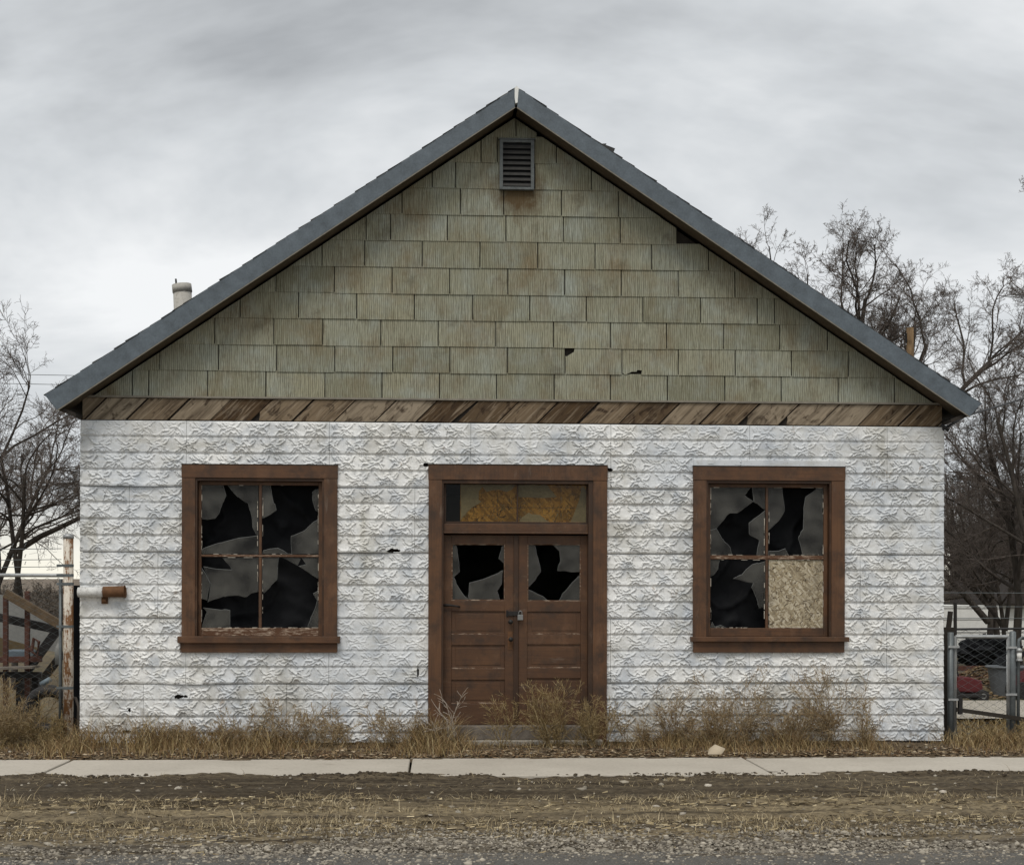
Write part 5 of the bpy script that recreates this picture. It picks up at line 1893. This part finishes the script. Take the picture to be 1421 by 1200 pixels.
plt = thing('wooden_crate', 'low dark red crate under the black sacks in the yard', 'crate', (FJ(1358, 930, 9.6)[0], 9.6, 0))
zc2 = F(1358, 922, 9.6)[1]
for k in range(3):
    b1 = MB(); b1.box(-.5, .5, 0, .03, .02 + k * zc2 / 3, zc2 / 3 * (k + .85)); b1.build('slat', M['rust_red'], plt, bevel=.005)
for xx in (-.48, .43):
    b1 = MB(); b1.box(xx, xx + .05, .031, .06, 0.0, zc2); b1.build('post', M['rust_red'], plt)

# lawn mower
mx, my, _ = FJ(1336, 950, 6.2)
mw = thing('riding_mower', 'small dark red and black mower beside the gate post in the yard', 'mower', (mx, my, 0))
mw.scale = (.62, .62, .62)
b1 = MB(); b1.prism([(-.45, .25), (.36, .22), (.42, .30), (.38, .52), (.1, .60), (-.2, .62), (-.25, .42), (-.45, .40)], -.25, .25); b1.build('hood', M['red'], mw, bevel=.03)
b1 = MB(); b1.prism([(-.5, .45), (-.22, .45), (-.24, .85), (-.32, .9), (-.36, .55), (-.5, .52)], -.2, .2); b1.build('seat', M['iron'], mw, bevel=.03)
b1 = MB(); b1.box(-.3, .45, -.38, .38, .10, .21); b1.build('deck', M['iron'], mw, bevel=.03)
for (xx, yy, r0) in ((-.42, -.33, .21), (-.42, .33, .21), (.38, -.3, .15), (.38, .3, .15)):
    b1 = MB(); b1.tube([(xx, yy - .07, r0), (xx, yy + .07, r0)], r0, 16); w_ = b1.build('wheel', M['iron'], mw, bevel=.02)
    b2 = MB(); b2.tube([(xx, yy - .075, r0), (xx, yy + .075, r0)], r0 * .45, 12); b2.build('rim', M['sheet'], w_)
b1 = MB(); b1.tube([(-.1, 0, .6), (-.18, 0, .85)], .02, 8)
b1.tube([(-.18 + .02 * math.sin(t), .16 * math.cos(t), .86 + .13 * math.sin(t)) for t in np.linspace(0, 2 * math.pi, 16)], .014, 6); b1.build('steering_wheel', M['iron'], mw)

cx2, cy2, _ = FJ(1396, 952, 7.2)
bn = thing('trash_bin', 'grey plastic bin with rim standing by the leaf pile', 'bin', (cx2, cy2, 0))
zt3 = F(1396, 925, 7.2)[1]
b1 = MB(); b1.tube([(0, 0, .02), (0, 0, zt3)], [.22, .29], 18, cap=False); b1.tube([(0, 0, zt3), (0, 0, .05)], [.275, .205], 18); b1.build('body', M['bin'], bn, True)
b1 = MB(); b1.tube([(.30 * math.cos(t), .30 * math.sin(t), zt3) for t in np.linspace(0, 2 * math.pi, 22)], .022, 6); b1.build('rim', M['bin'], bn, True)
b1 = MB(); b1.tube([(0, 0, zt3 + .01), (.02, 0, zt3 + .12), (.03, .02, zt3 + .16)], [.22, .15, .03], 10); b1.build('sack', M['black'], bn)
rx2, ry2, _ = FJ(1414, 952, 6.6)
rd = thing('red_handcart', 'small red handcart cut off by the right fence post', 'cart', (rx2, ry2, 0))
b1 = MB(); b1.prism([(-.12, .16), (.30, .2), (.38, .5), (.05, .42)], -.15, .15); b1.build('tub', M['red'], rd, bevel=.01)
b1 = MB(); b1.bar((-.1, 0, .14), (.35, 0, .85), .04, .04); b1.build('handle', M['red'], rd)
for s2 in (-1, 1):
    b1 = MB(); b1.tube([(0, .18 * s2 - .03, .14), (0, .18 * s2 + .03, .14)], .14, 14); b1.build('wheel', M['iron'], rd)


# ------------------------------------------------------------------ poles and wires
wpx, wpz = F(1263, 455, 15.5)
po = thing('wooden_pole', 'brown wooden pole whose top shows above the right roof slope', 'pole', (wpx, 15.5, 0))
b1 = MB(); b1.tube([(0, 0, -.2), (0, 0, wpz)], [.10, .078], 10); b1.build('shaft', M['pole_wood'], po, True)
b1 = MB(); b1.tube([(-.09, -.02, wpz - .32), (-.10, -.02, wpz - .12)], .025, 6); b1.build('insulator', M['iron'], po)
cb = MB()
c0 = F(1310, 594, -.05); c1 = F(1340, 577, .6); c2 = F(1421, 553, 3.0); c3 = F(1600, 505, 8)
cb.tube([(c0[0], -.02, c0[1] - .01), (c1[0], .6, c1[1]), (c2[0], 3.0, c2[1]), (c3[0], 8, c3[1])], [.016, .013, .013, .013], 6)
cb.tube([(c0[0] - .02, -.02, c0[1] + .04), (c0[0] + .06, -.02, c0[1] - .02)], .02, 6)
tag(cb.build('service_cable', M['wire'], None, True), 'black service cable running from the right eave into the trees', 'cable')
for k, (py, lab) in enumerate(((519, 'upper thin power line left of the eave'), (532, 'lower thin power line left of the eave'))):
    pl_ = MB()
    a_, b2 = F(-300, py - 6, 45), F(500, py + 2, 45)
    mid = ((a_[0] + b2[0]) / 2, (a_[1] + b2[1]) / 2 - .12)
    pl_.tube([(a_[0], 45, a_[1]), (mid[0], 45, mid[1]), (b2[0], 45, b2[1])], .011, 4)
    tag(pl_.build('power_line', M['wire']), lab, 'cable', 'power lines')


# ------------------------------------------------------------------ weeds, grass, leaves, stones
def pick(rs, cols, n, var=0.2):
    c = np.array(cols)[rs.integers(0, len(cols), n)]
    return c * rs.uniform(1 - var, 1 + var, (n, 1))


STRAW = [(0.32, 0.245, 0.12), (0.25, 0.18, 0.082), (0.19, 0.128, 0.056), (0.40, 0.32, 0.18), (0.15, 0.098, 0.044)]
KOCHIA = [(0.21, 0.135, 0.065), (0.16, 0.098, 0.047), (0.27, 0.19, 0.10), (0.19, 0.13, 0.07)]


def blades(rs, x, y, z, h, lean, wd, cols, nseg=3):
    n = len(x)
    az = rs.uniform(0, 2 * np.pi, n)
    ld = rs.uniform(0.3, 1.0, n) * lean
    t = np.linspace(0, 1, nseg + 1)
    ux, uy = np.cos(az), np.sin(az)
    P = np.empty((n, nseg + 1, 3))
    P[..., 0] = x[:, None] + ux[:, None] * (ld * h)[:, None] * t ** 1.7
    P[..., 1] = y[:, None] + uy[:, None] * (ld * h)[:, None] * t ** 1.7
    P[..., 2] = z[:, None] + h[:, None] * (t - 0.35 * np.clip(ld, 0, 1.6)[:, None] * t ** 2.5)
    # face broadly across the blade
    sx, sy = -uy, ux
    flip = rs.uniform(0, 1, n) < .6
    sx = np.where(flip, np.sign(rs.normal(0, 1, n)), sx); sy = np.where(flip, rs.normal(0, .3, n), sy)
    w_ = wd[:, None] * (1 - 0.85 * t)
    A = P.copy(); B = P.copy()
    A[..., 0] -= sx[:, None] * w_; A[..., 1] -= sy[:, None] * w_
    B[..., 0] += sx[:, None] * w_; B[..., 1] += sy[:, None] * w_
    V = np.stack([A, B], 2).reshape(-1, 3)
    k = np.arange(n)[:, None] * (2 * (nseg + 1)) + 2 * np.arange(nseg)[None, :]
    Fc = np.stack([k, k + 1, k + 3, k + 2], -1).reshape(-1, 4)
    C = np.repeat(cols, 2 * (nseg + 1), 0)
    return V, Fc, C


def stuff(name, parts, mat, label=None):
    Vs, Fs, Cs, b = [], [], [], 0
    for V, Fc, C in parts:
        Vs.append(V); Fs.append(Fc + b); Cs.append(C); b += len(V)
    o = link(name, np_mesh(name, np.concatenate(Vs), np.concatenate(Fs), mat, False, np.concatenate(Cs)))
    tag(o, kind='stuff')
    return o


rs = np.random.default_rng(101)
# dry grass strip along the foot of the wall
n = 36000
gx_ = rs.uniform(-5.6, 5.6, n)
gy_ = np.where(rs.uniform(0, 1, n) < .7, -0.06 - np.abs(rs.normal(0, .40, n)), rs.uniform(Y_SW_BACK, -.1, n))
dens = fbm(gx_ * 1.2, gy_ * 0 + 3, 7, 4)
pxs = 710 + gx_ * 131
side = np.clip((np.abs(gx_) - 4.5) / .3, 0, 1)
hmap = 0.10 + 0.27 * np.clip((dens - .32) / .4, 0, 1)
keep = (gy_ > Y_SW_BACK + .03) & (rs.uniform(0, 1, n) < np.clip(0.25 + 1.1 * (dens - .3), .15, 1))
bare = np.exp(-((pxs - 180) / 55) ** 2) * .75 + np.exp(-((pxs - 1270) / 60) ** 2) * .8
keep &= rs.uniform(0, 1, n) > bare
gx_, gy_, hmap = gx_[keep], gy_[keep], hmap[keep]
n = len(gx_)
hh = hmap * rs.uniform(.5, 1.35, n) * np.where(gy_ < -.7, .6, 1)
stuff('dry_grass', [blades(rs, gx_, gy_, np.full(n, .0), hh, 1.1, rs.uniform(.0018, .0038, n), pick(rs, STRAW + KOCHIA, n))], M['tint'])
SHS = [(0.40, 0.325, 0.195), (0.31, 0.245, 0.145), (0.22, 0.17, 0.10), (0.50, 0.42, 0.275), (0.15, 0.115, 0.07)]
# thatch and tufts on the shoulder
parts = []
for (y0, y1, n, hm, wn) in ((G(711, 1101, -.04)[1], G(711, 1127, -.04)[1], 5200, .075, 1.6), (G(711, 1133, -.05)[1], G(711, 1160, -.05)[1], 5200, .075, 1.7), (G(711, 1078, -.02)[1], G(711, 1094, -.03)[1], 1500, .04, 1.8)):
    x = rs.uniform(-5.2, 5.2, n * 2); yv = rs.uniform(min(y0, y1), max(y0, y1), n * 2)
    d = fbm(x * 1.3, yv * 3, 8, 4)
    k = rs.uniform(0, 1, n * 2) < np.clip((d - .38) * 3.6, .05, 1)
    x, yv = x[k][:n], yv[k][:n]; n = len(x)
    zz = h_verge(x, yv)
    hh = hm * rs.uniform(.4, 1.3, n) * np.where(rs.uniform(0, 1, n) < .02, 2.2, 1)
    parts.append(blades(rs, x, yv, zz - .004, hh, wn, rs.uniform(.0014, .0030, n), pick(rs, SHS, n)))
n = 24000
x = rs.uniform(-5.4, 5.4, n); yv = rs.uniform(Y_ROAD + .1, Y_SW_FRONT - .02, n)
d = fbm(x * 1.1, yv * 4, 28, 4)
tt = np.abs((yv - G(711, 1102, -.04)[1]) / .25)
k = rs.uniform(0, 1, n) < np.clip((d - .36) * 3, .06, 1) * np.clip(1.15 * np.exp(-((yv - G(711, 1113, -.04)[1] - .25 * (d - .5)) / .34) ** 2) + 1.0 * np.exp(-((yv - G(711, 1146, -.05)[1] - .3 * (d - .5)) / .36) ** 2) + .07, 0, 1)
x, yv = x[k], yv[k]; n = len(x)
a_ = rs.normal(0, .55, n) + np.pi * rs.integers(0, 2, n); ln = rs.uniform(.015, .08, n); wd = rs.uniform(.0009, .002, n)
V = np.empty((n, 4, 3)); ca, sa_ = np.cos(a_), np.sin(a_)
zz = h_verge(x, yv) + rs.uniform(.003, .012, n)
for q, (p1, p2) in enumerate(((0, -1), (1, -1), (1, 1), (0, 1))):
    V[:, q, 0] = x + ca * ln * p1 - sa_ * wd * p2; V[:, q, 1] = yv + sa_ * ln * p1 + ca * wd * p2
    V[:, q, 2] = zz + p1 * rs.uniform(-.004, .012, n) + .0025 * p2
parts.append((V.reshape(-1, 3), np.arange(n * 4).reshape(n, 4), np.repeat(pick(rs, SHS + [(.10, .08, .055), (.07, .055, .038)], n, .25), 4, 0)))
stuff('shoulder_grass', parts, M['tint'])


def leaves(rs, x, y, z, s, cols):
    n = len(x)
    a = rs.uniform(0, 6.28, n); tl = rs.normal(0, .5, n); tl2 = rs.normal(0, .5, n)
    base = np.array([(-1, 0, 0), (-.3, -.45, .12), (1, 0, .1), (-.3, .45, .12)])
    V = np.empty((n, 4, 3))
    for k in range(4):
        bx2, by2, bz2 = base[k]
        px2 = bx2 * s; py2 = by2 * s; pz2 = bz2 * s + bx2 * s * tl * .5 + by2 * s * tl2
        V[:, k, 0] = x + px2 * np.cos(a) - py2 * np.sin(a)
        V[:, k, 1] = y + px2 * np.sin(a) + py2 * np.cos(a)
        V[:, k, 2] = z + np.abs(pz2) + .004
    Fc = np.arange(n * 4).reshape(n, 4)
    return V.reshape(-1, 3), Fc, np.repeat(cols, 4, 0)


LEAF = [(0.20, .135, .075), (.13, .08, .042), (.28, .205, .125), (.09, .055, .032), (.36, .29, .20)]
n = 7500
x = rs.uniform(-5.8, 6.2, n); yv = Y_SW_BACK + np.abs(rs.normal(0, .32, n)) + .01
k = yv < -.03
x, yv = x[k], yv[k]; n = len(x)
stuff('fallen_leaves', [leaves(rs, x, yv, h_soil(x, yv), rs.uniform(.012, .032, n), pick(rs, LEAF, n, .3))], M['tint'])
n = 4200
x = rs.normal(0, .75, n) + F(1372, 950, 8)[0]; yv = rs.normal(8.0, .6, n)
zz = np.clip(.42 * np.exp(-((x - F(1365, 950, 8)[0]) / .55) ** 2 - ((yv - 8) / .5) ** 2), 0, 1)
stuff('leaf_pile', [leaves(rs, x, yv, zz, rs.uniform(.03, .06, n), pick(rs, [(.26, .19, .105), (.20, .14, .08), (.15, .10, .055)], n, .3))], M['tint'])
# yard grass at both sides
parts = []
for (xa, xb, ya2, yb3, n, cols, hm) in ((4.7, 7.5, .2, 3.2, 3600, STRAW[1:], .09), (4.7, 8.5, 3.9, 6.4, 5000, [(.07, .085, .032), (.09, .10, .04), (.12, .11, .05)], .07),
                                        (-7.5, -4.75, .1, 3, 3500, STRAW, .14)):
    x = rs.uniform(xa, xb, n); yv = rs.uniform(ya2, yb3, n)
    parts.append(blades(rs, x, yv, np.full(n, -.02), hm * rs.uniform(.5, 1.4, n), 1.2, rs.uniform(.003, .006, n), pick(rs, cols, n)))
stuff('yard_grass', parts, M['tint'])


# loose stones of the shoulder
def stones(rs, x, y, z, s, cols):
    n = len(x)
    ico = np.array([(0, 0, 1), (.89, 0, .45), (.28, .85, .45), (-.72, .53, .45), (-.72, -.53, .45), (.28, -.85, .45), (.72, .53, -.45), (-.28, .85, -.45), (-.89, 0, -.45), (-.28, -.85, -.45), (.72, -.53, -.45), (0, 0, -1)])
    fi = np.array([(0, 1, 2), (0, 2, 3), (0, 3, 4), (0, 4, 5), (0, 5, 1), (1, 6, 2), (2, 7, 3), (3, 8, 4), (4, 9, 5), (5, 10, 1), (6, 7, 2), (7, 8, 3), (8, 9, 4), (9, 10, 5), (10, 6, 1)])
    V = ico[None] * rs.uniform(.6, 1.2, (n, 12, 1)) * s[:, None, None]
    V[..., 2] *= rs.uniform(.35, .75, (n, 1)); V[..., 0] *= rs.uniform(.8, 1.6, (n, 1))
    a = rs.uniform(0, 6.28, n)[:, None]
    X = V[..., 0] * np.cos(a) - V[..., 1] * np.sin(a); Yq = V[..., 0] * np.sin(a) + V[..., 1] * np.cos(a)
    V[..., 0] = X + x[:, None]; V[..., 1] = Yq + y[:, None]; V[..., 2] += z[:, None]
    Fc = (fi[None] + (np.arange(n) * 12)[:, None, None]).reshape(-1, 3)
    return V.reshape(-1, 3), Fc, np.repeat(cols, 12, 0)


ST = [(.21, .185, .15), (.16, .14, .113), (.28, .25, .20), (.10, .088, .072), (.36, .325, .265)]
n = 30000
ya3, yb4 = G(711, 1192, -.055)[1], G(711, 1140, -.05)[1]
x = rs.uniform(-4.6, 4.6, n); yv = rs.normal((ya3 * .62 + yb4 * .38), (yb4 - ya3) * .25, n)
d = fbm(x * 1.1, yv * 2.5, 18, 4)
k = rs.uniform(0, 1, n) < np.clip((d - .33) * 4, .1, 1)
x, yv = x[k], yv[k]; n = len(x)
zz = np.maximum(h_verge(x, yv), -.053)
stuff('gravel', [stones(rs, x, yv, zz + .002, np.exp(rs.normal(-4.95, .5, n)).clip(.004, .030), pick(rs, ST, n, .25))], M['stone'])
n = 900
x = rs.uniform(-5.2, 5.5, n); yv = rs.uniform(Y_ROAD, -.1, n)
k = (yv > Y_SW_BACK + .04) | (yv < Y_SW_FRONT - .1); x, yv = x[k], yv[k]; n = len(x)
zz = np.where(yv > Y_SW_BACK, h_soil(x, yv), h_verge(x, yv))
stuff('scattered_stones', [stones(rs, x, yv, zz + .002, np.exp(rs.normal(-4.4, .5, n)).clip(.006, .04), pick(rs, ST[2:] + [(.42, .38, .32)], n, .2))], M['stone'])
n = 2600
x = rs.uniform(-5.2, 5.4, n); yv = Y_SW_FRONT + rs.normal(-.03, .07, n)
d = fbm(x * 1.6, x * 0, 48, 4)
k = (rs.uniform(0, 1, n) < np.clip((d - .38) * 5, .04, 1)); x, yv = x[k], yv[k]; n = len(x)
stuff('mud_clods', [stones(rs, x, yv, np.maximum(h_verge(x, yv), np.where(yv > Y_SW_FRONT, .002, -.2)), np.exp(rs.normal(-4.6, .5, n)).clip(.005, .03), pick(rs, [(.06, .046, .03), (.085, .066, .043), (.045, .036, .025)], n, .25))], M['stone'])
rx, ry = G(992, 1044, .05)
V, Fc, C = stones(np.random.default_rng(5), np.array([0.]), np.array([0.]), np.array([.0]), np.array([.075]), np.array([(.45, .38, .28)]))
V[:, 2] = V[:, 2] * 1.5 + .05
o = link('rock', np_mesh('rock', V, Fc, M['stone'], False, C)); o.location = (rx, ry, .02)
tag(o, 'pale tan rock at the sidewalk edge below the right window', 'rock')


# weed plants
def weed(name, label, px, y, hgt, seed, nst, cols, group, spread=.5, r0=.0035, fine=True, minr=.0012):
    rs = np.random.default_rng(seed)
    xw = F(px, 1000, y)[0]
    b = np.stack([rs.normal(0, .03 + .05 * spread, nst), rs.normal(0, .03, nst), np.full(nst, -.01)], 1)
    d = np.stack([rs.normal(0, .45 * spread, nst), rs.normal(0, .35 * spread, nst), np.ones(nst)], 1); d /= np.linalg.norm(d, axis=1, keepdims=True)
    if fine:
        lv = [(7, 9, .40, (.3, .8), .10, .03, .06), (5, 4, .45, (.4, 1), .16, .03, .12), (3, 3, .5, (.4, 1), .2, .02, .1), (2, 0, 0, (0, 0), .2, 0, 0)]
    else:
        lv = [(6, 4, .55, (.4, .9), .1, .02, .3), (5, 3, .55, (.4, .9), .14, .0, .3), (4, 0, 0, (0, 0), .2, 0, 0)]
    out_ = grow(rs, b, d, hgt * rs.uniform(.35, 1.0, nst) ** 1.2, np.full(nst, r0), lv, 0.95 if fine else .45)
    V, Fc = tubes_np([(p, np.maximum(r, minr)) for p, r in out_], 3)
    nsd = len(V)
    C = np.repeat(pick(rs, cols, nsd // 3 + 1, .22), 3, 0)[:nsd]
    t = link(name, np_mesh(name, V, Fc, M['tint'], False, C))
    t.location = (xw, y, .0)
    tag(t, label, 'weed', group)
    return t


GW = 'dry weeds along the foot of the wall'
SEED = KOCHIA + [(.40, .315, .19), (.36, .28, .17), (.32, .25, .15), (.44, .36, .23)]
weed('dry_weed', 'broad bushy brown weed under the right end of the right window', 1150, -.32, .78, 1, 18, SEED, GW, 1.0)
weed('dry_weed', 'bushy brown weed under the middle of the right window', 1100, -.38, .56, 2, 16, SEED, GW, 1.2)
weed('dry_weed', 'tall feathery weed under the left end of the right window', 1035, -.28, .72, 3, 16, SEED, GW, 1.0)
weed('dry_weed', 'low tangled weed left of the tall feathery one by the right window', 985, -.42, .46, 31, 14, SEED, GW, 1.3)
weed('dry_weed', 'feathery weed between the right window and the door', 940, -.28, .58, 4, 13, SEED, GW, 1.1)
weed('dry_weed', 'thin brown weed halfway between right window and gate', 1205, -.30, .56, 5, 8, SEED, GW, 1.0)
weed('dry_weed', 'low spreading weed just right of the brown doorway', 880, -.33, .42, 6, 12, SEED, GW, 1.3)
weed('dry_weed', 'straw coloured weed before the right door', 765, -.42, .62, 7, 16, STRAW, GW, .9, .004)
weed('dry_weed', 'tall thin straw weed at the gap between the two doors', 702, -.40, .62, 8, 4, STRAW, GW, .3, .004)
weed('dry_weed', 'straw weed before the right jamb of the doorway', 820, -.40, .52, 9, 15, STRAW, GW, .9, .004)
weed('dead_twigs', 'pale branching dead twigs before the left door', 640, -.45, .50, 10, 4, [(.42, .37, .31), (.36, .31, .26)], GW, .9, .005, False, .0024)
weed('dead_twigs', 'pale dead twigs at the left jamb of the doorway', 608, -.45, .50, 11, 5, [(.42, .37, .31), (.30, .25, .20)], GW, .8, .005, False, .0022)
weed('dry_weed', 'brown weed between the left window and the doorway', 545, -.35, .40, 12, 13, SEED, GW, 1.3)
weed('dry_weed', 'dark brown weed under the right end of the left window', 460, -.33, .42, 13, 14, SEED, GW, 1.3)
weed('dry_weed', 'feathery weed under the middle of the left window', 400, -.28, .54, 14, 16, SEED, GW, 1.2)
weed('dry_weed', 'brown weed under the left end of the left window', 325, -.30, .42, 15, 12, SEED, GW, 1.4)
weed('dry_weed', 'small brown weed between the rusty post and the left window', 245, -.28, .30, 16, 9, SEED, GW, 1.4)
weed('dry_weed', 'thick straw weed in front of the left fence', 40, -.12, .50, 17, 13, STRAW, GW, 1.0, .004)
weed('dry_weed', 'grey brown weed at the left picture edge by the fence', -2, -.15, .60, 18, 13, SEED + STRAW[:1], GW, .9)
weed('dry_weed', 'straw weed between the left fence and the rusty post', 75, -.10, .34, 19, 8, STRAW, GW, .9, .004)
weed('dry_weed', 'tall tangled weed behind the left chain link fence', 30, .55, .75, 20, 12, SEED + STRAW, GW, .9)
weed('dry_weed', 'dry weed behind the chain link gate', 1372, .5, .26, 21, 6, STRAW, GW, 1.2)
weed('dry_weed', 'low straw weed before the right gate post', 1398, -.08, .26, 22, 7, STRAW, GW, 1.2)
